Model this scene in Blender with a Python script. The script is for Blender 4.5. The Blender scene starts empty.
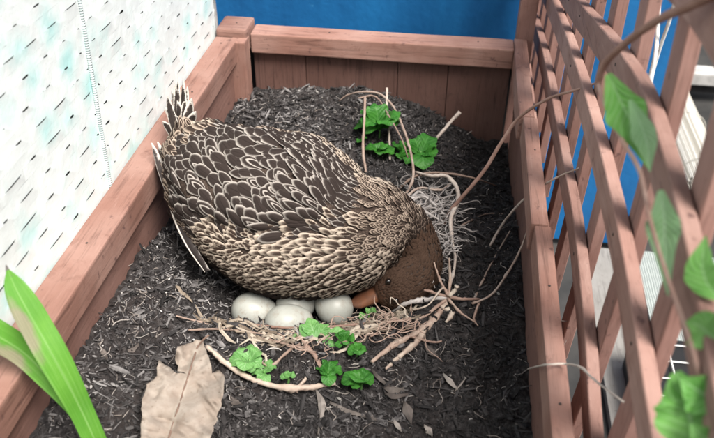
import bpy, bmesh, math, random
import numpy as np
from mathutils import Vector, Matrix, noise

random.seed(7); rng = np.random.default_rng(7)
S = bpy.context.scene; COL = S.collection

# ------------------------------------------------------------------ camera
F = 780.0                                   # focal length in pixels of a 714 px wide frame
CX, CY = 357.0, 219.0
def cam_axes():
    a, b = 129.0, -565.0
    x = -(F*F - 189.7*b)/(a + .0605*b)
    ey = np.array([a, b, F]); ey /= np.linalg.norm(ey)
    ex = -np.array([x, -189.7 + .0605*x, F]); ex /= np.linalg.norm(ex)
    return np.array([ex, ey, -np.cross(ey, ex)])
R = cam_axes()
if R[2][1] > 0: R[2] = -R[2]
CAM = np.array([0.0, 0.0, .50])
cd = bpy.data.cameras.new('camera'); cam = bpy.data.objects.new('camera', cd); COL.objects.link(cam)
m = Matrix.Identity(4)
for i in range(3):
    m[i][0] = R[i][0]; m[i][1] = -R[i][1]; m[i][2] = -R[i][2]; m[i][3] = CAM[i]
cam.matrix_world = m
cd.sensor_width = 36; cd.lens = 36*F/714; cd.clip_start = .02; cd.clip_end = 200
cd.dof.use_dof = True; cd.dof.focus_distance = .93; cd.dof.aperture_fstop = 8
S.camera = cam

# ------------------------------------------------------------------ light
w = bpy.data.worlds.new('World'); S.world = w; w.use_nodes = True
nt = w.node_tree; nt.nodes.clear()
SUN = Vector((.42, -.40, 1.0)).normalized()
sky = nt.nodes.new('ShaderNodeTexSky'); sky.sky_type = 'NISHITA'; sky.sun_disc = False
sky.sun_elevation = math.asin(SUN.z); sky.sun_rotation = math.atan2(SUN.x, SUN.y)
sky.air_density = 1.0; sky.dust_density = 5.0; sky.ozone_density = .6
hs = nt.nodes.new('ShaderNodeHueSaturation'); hs.inputs['Saturation'].default_value = .35
bg = nt.nodes.new('ShaderNodeBackground'); bg.inputs[1].default_value = .080
wo = nt.nodes.new('ShaderNodeOutputWorld')
nt.links.new(sky.outputs[0], hs.inputs['Color']); nt.links.new(hs.outputs[0], bg.inputs[0]); nt.links.new(bg.outputs[0], wo.inputs[0])
sl = bpy.data.lights.new('sun', 'SUN'); sl.energy = 3.5; sl.angle = math.radians(26); sl.color = (1, .95, .89)
so = bpy.data.objects.new('sun', sl); COL.objects.link(so)
so.rotation_euler = SUN.to_track_quat('Z', 'Y').to_euler(); so.location = (1, -1, 3)
S.view_settings.view_transform = 'Standard'; S.view_settings.look = 'None'
S.view_settings.gamma = 1; S.view_settings.exposure = .92; S.view_settings.use_curve_mapping = False

# ------------------------------------------------------------------ helpers
def ray(px, py): return R @ np.array([px - CX, py - CY, F])
def Z(px, py, z):
    d = ray(px, py); return Vector(CAM + d*(z - CAM[2])/d[2])
def X(px, py, x):
    d = ray(px, py); return Vector(CAM + d*(x - CAM[0])/d[0])
def Y(px, py, y):
    d = ray(px, py); return Vector(CAM + d*(y - CAM[1])/d[1])
def D(px, py, t):
    d = ray(px, py); return Vector(CAM + d/np.linalg.norm(d)*t)

def tag(o, label=None, cat=None, group=None, kind=None):
    if label: o['label'] = label
    if cat: o['category'] = cat
    if group: o['group'] = group
    if kind: o['kind'] = kind
    return o
def empty(name, loc=(0, 0, 0)):
    o = bpy.data.objects.new(name, None); COL.objects.link(o); o.location = loc; o.empty_display_size = .02
    return o
def link(name, me, parent=None, mat=None, smooth=False):
    if mat and not me.materials: me.materials.append(mat)
    if smooth: me.shade_smooth()
    o = bpy.data.objects.new(name, me); COL.objects.link(o)
    if parent:
        o.parent = parent; o.matrix_parent_inverse = Matrix.Translation(-Vector(parent.location))
    return o
def mesh(name, vs, fs, uvs=None, tone=None):
    me = bpy.data.meshes.new(name); me.from_pydata([tuple(v) for v in vs], [], fs); me.update()
    if uvs is not None:
        l = me.uv_layers.new(name='UVMap')
        idx = np.zeros(len(me.loops), dtype=np.int32); me.loops.foreach_get('vertex_index', idx)
        l.data.foreach_set('uv', np.asarray(uvs, dtype=np.float32)[idx].ravel())
    if tone is not None:
        a = me.attributes.new('tone', 'FLOAT', 'POINT'); a.data.foreach_set('value', np.asarray(tone, dtype=np.float32))
    return me
def box_mesh(name, lo, hi, bev=.002, cuts=0, wob=0.0, seed=0, off=(0, 0, 0)):
    bm = bmesh.new(); bmesh.ops.create_cube(bm, size=1)
    lo = Vector(lo); hi = Vector(hi); c = (lo+hi)/2; d = hi-lo
    for v in bm.verts: v.co = Vector((v.co.x*d.x, v.co.y*d.y, v.co.z*d.z)) + c
    if cuts:
        ax = max(range(3), key=lambda i: d[i])
        es = [e for e in bm.edges if abs((e.verts[0].co-e.verts[1].co)[ax]) > d[ax]*.9]
        bmesh.ops.subdivide_edges(bm, edges=es, cuts=cuts)
    if bev: bmesh.ops.bevel(bm, geom=[e for e in bm.edges if len(e.link_faces) == 2 and e.calc_face_angle() > .5], offset=bev, segments=2, affect='EDGES', profile=.6)
    if wob:
        for v in bm.verts:
            n = noise.noise_vector(v.co*14 + Vector((seed*7.3, seed*3.1, 0)))
            v.co += n*wob
    me = bpy.data.meshes.new(name); bm.to_mesh(me); bm.free(); return me
def catmull(pts, n):
    pts = [Vector(p) for p in pts]
    P = [pts[0]*2-pts[1]] + pts + [pts[-1]*2-pts[-2]]
    out = []
    for i in range(1, len(P)-2):
        for k in range(n):
            t = k/n
            a, b, c, d = P[i-1], P[i], P[i+1], P[i+2]
            out.append(.5*((2*b)+(c-a)*t+(2*a-5*b+4*c-d)*t*t+(3*b-a-3*c+d)*t**3))
    out.append(P[-2]); return out
def tube_geo(pts, radii, sides=6, n=4, rough=0.0, cap=True):
    """pts list of Vector, radii list: returns verts, faces"""
    q = catmull([Vector((*p, r)) for p, r in zip(pts, radii)], n) if n > 1 else [Vector((*p, r)) for p, r in zip(pts, radii)]
    vs, fs = [], []
    c = [Vector(v[:3]) for v in q]; up = Vector((.13, .2, 1)).normalized()
    for i, v in enumerate(q):
        t = (c[min(i+1, len(c)-1)] - c[max(i-1, 0)]).normalized()
        s = t.cross(up)
        if s.length < 1e-4: s = t.cross(Vector((1, 0, 0)))
        s.normalize(); up = s.cross(t).normalized()
        r = max(v[3], .0001)
        if rough: r *= 1 + rough*.9*max(0, noise.noise(c[i]*75)-.12)
        for k in range(sides):
            a = 2*math.pi*k/sides
            rr = r*(1 + (rough*noise.noise(c[i]*260 + Vector((k*1.7, 0, 0))) if rough else 0))
            vs.append(c[i] + (s*math.cos(a) + up*math.sin(a))*rr)
    m_ = len(q)
    for i in range(m_-1):
        for k in range(sides):
            fs.append((i*sides+k, i*sides+(k+1) % sides, (i+1)*sides+(k+1) % sides, (i+1)*sides+k))
    if cap:
        fs.append(tuple(range(sides))[::-1]); fs.append(tuple((m_-1)*sides+k for k in range(sides)))
    return vs, fs
class Bag:
    def __init__(s): s.v, s.f, s.t = [], [], []
    def add(s, g, tone=.5):
        o = len(s.v); s.v += list(g[0]); s.f += [tuple(i+o for i in f) for f in g[1]]; s.t += [tone]*len(g[0])
    def mesh(s, name): return mesh(name, s.v, s.f, tone=s.t)

# ------------------------------------------------------------------ materials
def newmat(name, rough=.7, spec=.3):
    m_ = bpy.data.materials.new(name); m_.use_nodes = True
    b = m_.node_tree.nodes['Principled BSDF']; b.inputs['Roughness'].default_value = rough
    b.inputs['Specular IOR Level'].default_value = spec
    return m_, m_.node_tree, b
def N(t, kind, **kw):
    n = t.nodes.new(kind)
    for k, v in kw.items():
        if k in n.inputs: n.inputs[k].default_value = v
        else: setattr(n, k, v)
    return n
def ramp(t, src, stops):
    r = t.nodes.new('ShaderNodeValToRGB'); e = r.color_ramp.elements
    while len(e) < len(stops): e.new(.5)
    for i, (p, c) in enumerate(stops):
        e[i].position = p; e[i].color = (*c, 1)
    t.links.new(src, r.inputs[0]); return r.outputs[0]
def mix(t, fac, a, b, mode='MIX'):
    n = t.nodes.new('ShaderNodeMix'); n.data_type = 'RGBA'; n.blend_type = mode
    if isinstance(fac, float): n.inputs[0].default_value = fac
    else: t.links.new(fac, n.inputs[0])
    for s, i in ((a, 6), (b, 7)):
        if isinstance(s, tuple): n.inputs[i].default_value = (*s, 1)
        else: t.links.new(s, n.inputs[i])
    return n.outputs[2]
def math_(t, op, a, b=None, c=None):
    n = t.nodes.new('ShaderNodeMath'); n.operation = op
    for i, s in enumerate((a, b, c)):
        if s is None: continue
        if isinstance(s, (int, float)): n.inputs[i].default_value = s
        else: t.links.new(s, n.inputs[i])
    return n.outputs[0]
def bump(t, b, h, strength=.4, dist=.002):
    n = t.nodes.new('ShaderNodeBump'); n.inputs['Strength'].default_value = strength; n.inputs['Distance'].default_value = dist
    t.links.new(h, n.inputs['Height']); t.links.new(n.outputs[0], b.inputs['Normal'])
def coords(t, scale=(1, 1, 1), kind='Object'):
    c = t.nodes.new('ShaderNodeTexCoord'); mp = t.nodes.new('ShaderNodeMapping'); mp.inputs['Scale'].default_value = scale
    t.links.new(c.outputs[kind], mp.inputs[0]); return mp.outputs[0]
def ntex(t, vec, scale, detail=4, rough=.6, dist=0):
    n = t.nodes.new('ShaderNodeTexNoise'); n.inputs['Scale'].default_value = scale; n.inputs['Detail'].default_value = detail
    n.inputs['Roughness'].default_value = rough; n.inputs['Distortion'].default_value = dist
    t.links.new(vec, n.inputs['Vector']); return n.outputs['Fac']

def wood(name, axis, base=(.245, .128, .099), pale=(.37, .235, .195), dark=(.115, .056, .043), grey=.0):
    m_, t, b = newmat(name, .72, .25)
    sc = [9, 9, 9]; sc[axis] = .9
    v = coords(t, tuple(sc)); v1 = coords(t)
    g = ntex(t, v, 14, 6, .65, .6); big = ntex(t, v1, 11, 4, .55); sp = ntex(t, v1, 95, 3, .5)
    oi = t.nodes.new('ShaderNodeObjectInfo')
    c = ramp(t, g, [(.30, dark), (.46, base), (.60, base), (.78, pale)])
    c = mix(t, math_(t, 'MULTIPLY', ramp(t, big, [(.38, (0, 0, 0)), (.68, (1, 1, 1))]), .65), c, pale)
    c = mix(t, ramp(t, sp, [(.27, (.75, .75, .75)), (.34, (0, 0, 0))]), c, (.10, .055, .05))
    sc2 = [60, 60, 60]; sc2[axis] = 2.2
    fine = ntex(t, coords(t, tuple(sc2)), 3.2, 5, .7, .3)
    c = mix(t, ramp(t, fine, [(.30, (.55, .55, .55)), (.44, (0, 0, 0))]), c, tuple(x*.55 for x in dark))
    c = mix(t, ramp(t, fine, [(.60, (0, 0, 0)), (.74, (.4, .4, .4))]), c, tuple(min(1, x*1.15) for x in pale))
    blot = ntex(t, v1, 27, 5, .7, .8)
    c = mix(t, ramp(t, blot, [(.30, (.55, .55, .55)), (.42, (0, 0, 0))]), c, tuple(x*1.3 for x in dark))
    hv = t.nodes.new('ShaderNodeHueSaturation'); t.links.new(c, hv.inputs['Color'])
    t.links.new(math_(t, 'MULTIPLY_ADD', oi.outputs['Random'], .36, .80), hv.inputs['Value'])
    t.links.new(hv.outputs[0], b.inputs['Base Color'])
    bump(t, b, mix(t, .5, g, fine), .6, .0015)
    return m_
WX, WY, WZ = wood('wood grain across', 0), wood('wood grain along', 1), wood('wood grain upright', 2)
WL = wood('lath wood', 1, (.265, .150, .122), (.40, .265, .225), (.155, .083, .066))
WLZ = wood('upright lath wood', 2, (.27, .148, .122), (.38, .235, .20), (.17, .09, .072))
WBX = wood('shaded inner board wood', 2, (.125, .066, .053), (.17, .098, .08), (.055, .03, .026))  # rim wood darkened: the shade inside the box is put into its colour
WBY = wood('side board wood', 1, (.19, .10, .08), (.26, .15, .125), (.09, .048, .04))  # side boards likewise carry some of the inside shade in their colour

def simple(name, c1, c2, scale=30, rough=.7, spec=.3, bscale=None, bstr=.3, bdist=.001, detail=4, lo=.35, hi=.65):
    m_, t, b = newmat(name, rough, spec); v = coords(t)
    n = ntex(t, v, scale, detail); t.links.new(ramp(t, n, [(lo, c1), (hi, c2)]), b.inputs['Base Color'])
    if bscale: bump(t, b, ntex(t, v, bscale, 4), bstr, bdist)
    return m_
def toned(name, lo, mid, hi, rough=.8, spec=.2, scale=200, trans=0):
    m_, t, b = newmat(name, rough, spec); v = coords(t)
    a = t.nodes.new('ShaderNodeAttribute'); a.attribute_name = 'tone'
    n = ntex(t, v, scale, 3)
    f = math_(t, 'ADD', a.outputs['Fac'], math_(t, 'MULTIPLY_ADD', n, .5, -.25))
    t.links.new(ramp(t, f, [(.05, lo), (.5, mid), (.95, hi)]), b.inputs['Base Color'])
    bump(t, b, ntex(t, v, scale*2, 3), .35, .0006)
    return m_

# ------------------------------------------------------------------ setting
FZ = -.62
m_floor = simple('balcony concrete', (.03, .03, .03), (.06, .058, .055), 6, .85, .2, 60, .3)
fl = link('balcony_floor', box_mesh('floor', (-3, -2, FZ-.1), (4, 4.5, FZ-.02), 0), None, m_floor); tag(fl, kind='structure')
m_plank = wood('whitewashed planks', 1, (.21, .20, .185), (.28, .27, .255), (.10, .092, .085))
x = Z(591, 300, FZ).x
for i in range(13):
    link('plank', box_mesh('plank', (x, -.4, FZ-.019), (x+.088, 1.50, FZ), .002), fl, m_plank)
    x += .102
# blue boarded wall at the back
m_blue, t, b = newmat('blue paint', .55, .35); v = coords(t); v2 = coords(t, (1, 1, .25))
n1 = ntex(t, v2, 8, 5, .6, .4); n2 = ntex(t, v, 55, 4)
c = ramp(t, n1, [(.3, (.006, .085, .25)), (.7, (.014, .17, .43))])
c = mix(t, ramp(t, n2, [(.24, (.6, .6, .6)), (.31, (0, 0, 0))]), c, (.05, .26, .50)); t.links.new(c, b.inputs['Base Color'])
bump(t, b, mix(t, .5, n1, n2), .5, .004)
YB = 1.52
blue = empty('blue_wall', (0, YB, FZ)); tag(blue, 'plain bright blue painted wall behind the planter box and the trellis', 'wall')
xs = -.95
BX = Y(688, 60, YB).x
for i, wd in enumerate((1.215, BX-.265)):
    link('wall_board', box_mesh('wall_board', (xs, YB, FZ), (xs+wd-.0015, YB+.02, 1.35), .0012, cuts=10, wob=.0012, seed=i), blue, m_blue)
    xs += wd
BLUE_END = xs
# grey wall beyond, right
m_dark = simple('dark stained slats', (.018, .017, .018), (.05, .048, .048), 40, .7, .3, 120, .4)
m_grey = simple('weathered pale beam', (.36, .35, .34), (.55, .54, .52), 30, .8, .2, 90, .5)
X0 = BLUE_END + .012
CYY = Z(706, 193, FZ+.062).y + .67; CZ = Y(706, 74, CYY).z
cr = empty('slatted_crate', (X0+.3, CYY, FZ)); tag(cr, 'dark slatted crate with a pale grey top rail, behind the rolled mat', 'crate')
NS = 14; pitch = (CZ-.035-FZ-.01)/NS
for k in range(NS):
    link('slat', box_mesh('slat', (X0, CYY, FZ+.01+k*pitch), (X0+.72, CYY+.018, FZ+.01+(k+.74)*pitch), .002, cuts=4, wob=.0015, seed=k), cr, m_dark)
link('top_rail', box_mesh('top_rail', (X0-.01, CYY-.025, CZ-.03), (X0+.73, CYY+.04, CZ+.01), .004, cuts=4, wob=.002), cr, m_grey)
for xx in (X0+.005, X0+.29, X0+.685):
    link('post', box_mesh('post', (xx, CYY+.019, FZ), (xx+.03, CYY+.05, CZ-.031), .002), cr, m_dark)

# rolled mat
m_mat = simple('bamboo mat', (.50, .48, .43), (.74, .72, .67), 60, .75, .25, 200, .3)
roll = empty('rolled_mat', (0, 0, FZ))
tag(roll, 'rolled up pale reed mat lying on the floor behind the trellis, its spiral end showing', 'mat')
rc = Z(706, 193, FZ+.062); RL = .62
reeds = Bag(); a = 0.0; r = .010
while r < .060:
    y0 = rc.y + random.uniform(-.004, .004)
    reeds.add(tube_geo([Vector((rc.x+r*math.cos(a), y0, FZ+.062+r*math.sin(a))), Vector((rc.x+r*math.cos(a), y0+RL, FZ+.062+r*math.sin(a)))], [.0023, .0023], 5, 1), random.random())
    a += .0046/r; r += .0058*(.0046/r)/(2*math.pi)
m_reed = toned('reed', (.40, .38, .33), (.60, .58, .53), (.75, .74, .70))
o = link('reeds', reeds.mesh('reeds'), roll, m_reed); o['kind'] = 'stuff'
for yy in (rc.y+.06, rc.y+.3, rc.y+.54):
    bnd = Bag(); bnd.add(tube_geo([Vector((rc.x+.0635*math.cos(q), yy, FZ+.0635+.0635*math.sin(q))) for q in np.linspace(0, 2*math.pi, 25)], [.0011]*25, 5, 1), .2)
    link('binding_string', bnd.mesh('binding'), roll, m_reed)
roll_x = rc.x

# grey doormat + wire rack seen through the lower trellis
m_dm, t, b = newmat('grey ribbed mat', .8, .2); v = coords(t, (1, 1, 1)); wv = t.nodes.new('ShaderNodeTexWave'); wv.inputs['Scale'].default_value = 60; wv.inputs['Distortion'].default_value = 3
t.links.new(v, wv.inputs[0]); nn = ntex(t, v, 160, 3)
t.links.new(ramp(t, mix(t, .5, wv.outputs[1], nn), [(.3, (.20, .23, .22)), (.7, (.42, .46, .44))]), b.inputs['Base Color']); bump(t, b, wv.outputs[1], .6, .003)
p0 = Z(655, 262, FZ); p1 = Z(640, 350, FZ)
dm = link('door_mat', box_mesh('door_mat', (p0.x-.05, p1.y-.03, FZ+.001), (p0.x+.30, p0.y+.02, FZ+.014), .004, cuts=6, wob=.002), None, m_dm)
tag(dm, 'grey green ribbed mat lying flat on the planks beyond the trellis', 'mat')
m_wire, _, b = newmat('white coated wire', .4, .5); b.inputs['Base Color'].default_value = (.7, .7, .68, 1)
m_blk, _, b = newmat('black tray plastic', .5, .4); b.inputs['Base Color'].default_value = (.015, .015, .016, 1)
p2 = Z(676, 352, FZ+.10); rk = empty('wire_rack', (p2.x, p2.y, FZ)); tag(rk, 'black tray with a white wire grid over it, low behind the leafy corner', 'rack')
link('tray', box_mesh('tray', (p2.x-.07, p2.y-.24, FZ+.001), (p2.x+.3, p2.y+.05, FZ+.085), .006), rk, m_blk)
for k in range(7):
    link('wire', mesh('wire', *tube_geo([Vector((p2.x-.075, p2.y-.23+k*.043, FZ+.09)), Vector((p2.x+.305, p2.y-.23+k*.043, FZ+.09))], [.0016]*2, 6, 1)), rk, m_wire)
for k in range(8):
    link('wire', mesh('wire', *tube_geo([Vector((p2.x-.06+k*.05, p2.y-.245, FZ+.0932)), Vector((p2.x-.06+k*.05, p2.y+.055, FZ+.0932))], [.0016]*2, 6, 1)), rk, m_wire)

# ------------------------------------------------------------------ white slit screen on the left
m_scr, t, b = newmat('white plastic sheet', .45, .4); v = coords(t, (1, 17, 19)); v1 = coords(t)
vo = t.nodes.new('ShaderNodeTexVoronoi'); vo.inputs['Scale'].default_value = 1; vo.inputs['Randomness'].default_value = .55; t.links.new(v, vo.inputs['Vector'])
nn = ntex(t, v1, 24, 3)
f = math_(t, 'ADD', vo.outputs['Distance'], math_(t, 'MULTIPLY_ADD', nn, .9, -.45))
t.links.new(ramp(t, f, [(.10, (.50, .80, .78)), (.36, (.72, .85, .835)), (.55, (.80, .855, .845))]), b.inputs['Base Color'])  # mint blobs: soft light reflections painted into the sheet colour
bump(t, b, ntex(t, v1, 60, 4), .35, .002)
m_dkback = simple('grey gap behind sheet', (.16, .165, .165), (.42, .43, .43), 20, .9, .1)
SX = -.3795
scr = empty('slit_screen', (SX, .7, 0)); tag(scr, 'white plastic sheet screen with rows of staggered slits standing along the left edge', 'screen')
def screen(y0, y1, z0, z1, x0, seed):
    py, pz = .0425, .0245; rn = random.Random(seed); vs, fs = [], []
    def bulge(y, z): return x0 + .0022*noise.noise(Vector((y*9, z*9, seed)))
    rows = int((z1-z0)/pz); cols = int((y1-y0)/py)
    for r_ in range(rows):
        off = (r_ % 2)*.5*py + (r_ % 4)*.004
        for c_ in range(-1, cols+1):
            ya = max(y0, y0+off+c_*py); yb = min(y1, y0+off+(c_+1)*py)
            if yb-ya < .002: continue
            za = z0+r_*pz; zb = za+pz
            long = rn.random() < .45
            L = (rn.uniform(.020, .036) if long else rn.uniform(.008, .014)); H = (.00015 if long else rn.choice((.00015, .0002, .0004, .0006)))*rn.uniform(.6, 1.4)
            if rn.random() < .25: H *= .12; L *= .3
            yc = (ya+yb)/2 + rn.uniform(-.0025, .0025); zc = (za+zb)/2 + rn.uniform(-.002, .002)
            L = min(L, (yb-ya)*.8)
            if yb-ya < py*.7: yc = (ya+yb)/2; L *= .4
            hole = [(yc-L/2, zc), (yc-L/4, zc-H), (yc+L/4, zc-H), (yc+L/2, zc), (yc+L/4, zc+H), (yc-L/4, zc+H)]
            # outer ring
            outer = [(ya, zc), (ya, za), (yb, za), (yb, zc), (yb, zb), (ya, zb)]
            o_ = len(vs)
            for (yy, zz) in outer: vs.append((bulge(yy, zz), yy, zz))
            for k, (yy, zz) in enumerate(hole): vs.append((bulge(yy, zz) + (.0011 if k in (1, 2) else 0), yy, zz))
            for k in range(6): fs.append((o_+k, o_+(k+1) % 6, o_+6+(k+1) % 6, o_+6+k))
    me = mesh('sheet', vs, fs); me.shade_smooth(); return me
ysm = .722
link('sheet', screen(.15, ysm, -.02, .90, SX, 3), scr, m_scr)
link('sheet', screen(ysm, 1.157, -.02, .90, SX-.001, 8), scr, m_scr)
link('backing', box_mesh('backing', (SX-.03, .15, -.02), (SX-.004, 1.155, .9), 0), scr, m_dkback)
m_seam, t, b = newmat('seam tape', .5, .3); v = coords(t, (1, 1, 1)); wv = t.nodes.new('ShaderNodeTexWave'); wv.bands_direction = 'Z'; wv.inputs['Scale'].default_value = 120; t.links.new(v, wv.inputs[0])
t.links.new(ramp(t, wv.outputs[1], [(.1, (.36, .44, .44)), (.8, (.58, .66, .66))]), b.inputs['Base Color']); bump(t, b, wv.outputs[1], .5, .001)
link('seam_strip', mesh('seam', *tube_geo([Vector((SX+.001, ysm-.013+.004*math.sin(z*5)+z*.06, z)) for z in np.linspace(-.018, .9, 26)], [.0022]*26, 8, 2)), scr, m_seam, True)
link('edge_strip', box_mesh('edge_strip', (SX-.031, 1.158, -.02), (SX+.001, 1.166, .9), .001), scr, m_dkback)

# ------------------------------------------------------------------ planter box
m_liner = simple('black liner', (.012, .01, .01), (.02, .018, .018), 30)
pl = empty('planter_box', (-.12, .75, FZ)); tag(pl, 'reddish wooden planter box filled with dark soil where the duck nests', 'planter')
L0, L1, L2 = -.3775, -.341, -.349       # rim outer, rim inner, board inner face
link('rim', box_mesh('rim', (L0, .30, -.036), (L1, 1.145, 0), .0022, cuts=14, wob=.0008, seed=1), pl, WY)
link('rim', box_mesh('rim', (-.326, 1.163, -.033), (.096, 1.206, 0), .0022, cuts=8, wob=.0008, seed=2), pl, WX)
link('rim', box_mesh('rim', (.1045, .30, -.036), (.1225, .70, 0), .0022, cuts=8, wob=.0008, seed=3), pl, WY)
link('rim', box_mesh('rim', (.1015, .7015, -.036), (.1205, .945, .0005), .0022, cuts=6, wob=.0008, seed=5), pl, WY)
link('rim', box_mesh('rim', (.0965, .9465, -.036), (.1175, 1.207, .001), .0022, cuts=6, wob=.0008, seed=4), pl, WY)
link('rim', box_mesh('rim', (-.341, .302, -.036), (.104, .338, -.002), .0022, cuts=6, wob=.0008, seed=4), pl, WX)
link('corner_post', box_mesh('post', (-.352, 1.128, -.40), (-.3265, 1.158, -.001), .002), pl, WZ)
link('post_cap', box_mesh('cap', (-.378, 1.1465, -.03), (-.3275, 1.206, .012), .005), pl, WX)
# back boards, side boards
xs = -.326
for wd in (.088, .153, .082, .099):
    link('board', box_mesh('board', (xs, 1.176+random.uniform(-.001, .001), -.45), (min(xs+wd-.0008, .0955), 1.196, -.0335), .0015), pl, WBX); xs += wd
zs = -.0365
for i, hh in enumerate((.10, .12, .12, .12)):
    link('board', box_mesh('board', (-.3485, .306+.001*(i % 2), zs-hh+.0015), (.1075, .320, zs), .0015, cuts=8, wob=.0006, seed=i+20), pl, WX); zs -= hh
zs = -.0365
for i, hh in enumerate((.078, .10, .10, .12)):
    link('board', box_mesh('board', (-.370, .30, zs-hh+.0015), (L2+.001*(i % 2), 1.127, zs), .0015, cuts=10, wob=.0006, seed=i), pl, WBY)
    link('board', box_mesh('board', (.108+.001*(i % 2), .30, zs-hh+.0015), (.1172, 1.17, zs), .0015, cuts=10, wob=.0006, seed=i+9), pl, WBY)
    zs -= hh
link('liner', box_mesh('liner', (-.345, 1.1965, -.46), (.1, 1.2, -.034), 0), pl, m_liner)
# nail heads
m_nail, _, b = newmat('nail', .6, .4); b.inputs['Base Color'].default_value = (.05, .035, .03, 1)
nail_me = mesh('nail', *tube_geo([Vector((0, 0, -.001)), Vector((0, 0, .0006))], [.0016, .0013], 8, 1)); nail_me.materials.append(m_nail)
for (x_, y_, z_) in [(-.36, .6, 0), (-.356, .95, 0), (-.362, 1.12, 0), (.113, .45, 0), (.114, .6, 0), (.113, .86, 0), (.109, 1.1, 0), (-.35, 1.175, .012), (-.2, 1.187, 0), (.04, 1.187, 0)]:
    link('nail', nail_me, pl).location = (x_, y_, z_); 
for o in pl.children:
    if o.data is nail_me: o.matrix_parent_inverse = Matrix.Translation(-Vector(pl.location))

# ------------------------------------------------------------------ trellis
tr = empty('trellis', (.14, .7, 0)); tag(tr, 'reddish wooden lattice trellis standing along the right side of the planter', 'trellis')
def lath(pts, wdir, odir, wd, th, mat, name='lath', n=5, seed=0):
    q = catmull(pts, n); bm = bmesh.new(); rings = []
    wdir = Vector(wdir); odir = Vector(odir)
    for i, p in enumerate(q):
        t_ = (q[min(i+1, len(q)-1)] - q[max(i-1, 0)]).normalized()
        wv_ = odir.cross(t_).normalized(); wb = noise.noise(p*17+Vector((seed, 0, 0)))*.0012
        rings.append([bm.verts.new(p + wv_*(wd/2*a_ + wb) + odir*(th/2*b_)) for a_, b_ in ((-1, -1), (1, -1), (1, 1), (-1, 1))])
    for a_, b_ in zip(rings, rings[1:]):
        for k in range(4): bm.faces.new((a_[k], a_[(k+1) % 4], b_[(k+1) % 4], b_[k]))
    bm.faces.new(rings[0][::-1]); bm.faces.new(rings[-1])
    bmesh.ops.recalc_face_normals(bm, faces=bm.faces)
    bmesh.ops.bevel(bm, geom=[e for e in bm.edges if e.calc_face_angle(0) > .7], offset=.0009, segments=1, affect='EDGES')
    me = bpy.data.meshes.new(name); bm.to_mesh(me); bm.free()
    return link(name, me, tr, mat)
TX = .145; TH = .011; LW = .029
# horizontal laths (z as a function of y), bowed
def zf(base, y):   # rises toward the camera, then flattens
    return base - .075*max(0, y-.45)**1.05 - .0*y
FL = [[(.17, -.075), (.32, -.055), (.45, -.030), (.54, -.006), (.68, .012), (.82, .006), (1.0, -.002), (1.2, -.018), (1.49, -.058)],
      [(.17, .075), (.28, .096), (.40, .113), (.50, .124), (.62, .125), (.79, .116), (.95, .100), (1.12, .078), (1.2, .066), (1.49, .028)],
      [(.17, .175), (.27, .197), (.38, .219), (.48, .229), (.56, .228), (.67, .210), (.87, .169), (1.05, .135), (1.2, .11), (1.49, .06)],
      [(.17, .305), (.30, .328), (.41, .336), (.52, .330), (.66, .308), (.82, .278), (1.0, .24), (1.2, .20), (1.49, .14)],
      [(.17, .40), (.35, .42), (.55, .415), (.8, .37), (1.2, .28), (1.49, .22)]]
def zf(k, y):
    P_ = FL[k]
    for (a0, s0), (a1, s1) in zip(P_, P_[1:]):
        if y <= a1: return s0+(s1-s0)*(y-a0)/(a1-a0)
    return P_[-1][1]
for i in range(5):
    pts = [Vector((TX, y, z)) for y, z in FL[i]]
    lath(pts, (0, 0, 1), (1, 0, 0), LW, TH, WL, seed=i*3.3)
# upright laths behind them
for i, y0 in enumerate([.295, .41, .522, .645, .765, .875, .98, 1.08, 1.18, 1.28, 1.37, 1.45]):
    amp = .030
    pts = []
    for z in np.linspace(-.16, .50, 9):
        k = (z-.18)/.2
        pts.append(Vector((TX+TH+.0012, y0 + (amp*(k*k)*.45 if k < 0 else .018*min(k, 1.2)**2) - .004, z)))
    lath(pts, (0, 1, 0), (1, 0, 0), LW, TH, WLZ, seed=i*5.1+2)
link('bottom_rail', box_mesh('rail', (TX-.008, .2, -.155), (TX+.004, 1.49, -.12), .002, cuts=10, wob=.001), tr, WL)
link('corner_post', box_mesh('tpost', (.100, 1.208, -.5), (.128, 1.232, .5), .002, cuts=8, wob=.0006), tr, WLZ)
# staples / nails at crossings
for y0 in (.41, .522, .645, .765, .875, .98):
    for base in (0, 1, 2):
        if random.random() < .5: continue
        o = link('nail', nail_me, tr); o.rotation_euler = (0, -math.pi/2, 0); o.location = (TX-TH/2, y0-.004, zf(base, y0)+.003)

# cords behind the trellis
m_cord = simple('white cord', (.62, .62, .60), (.8, .8, .78), 300, .6, .2)
c1 = [X(662, -30, .20), X(659, 5, .20), X(656, 50, .20), X(650, 78, .20), X(647, 100, .20)]
c2 = [X(680, -20, .205), X(671, 16, .205), X(660, 48, .205), X(652, 76, .205), X(650, 95, .205)]
tag(link('cord', mesh('cord', *tube_geo(c1, [.0021]*5, 8, 4)), None, m_cord, True), 'thin white cord hanging behind the trellis, the straighter left one of two', 'cord', 'white cords behind the trellis')
tag(link('cord', mesh('cord', *tube_geo(c2, [.0019]*5, 8, 4)), None, m_cord, True), 'thin white cord slanting behind the trellis, the right one of two', 'cord', 'white cords behind the trellis')

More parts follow.
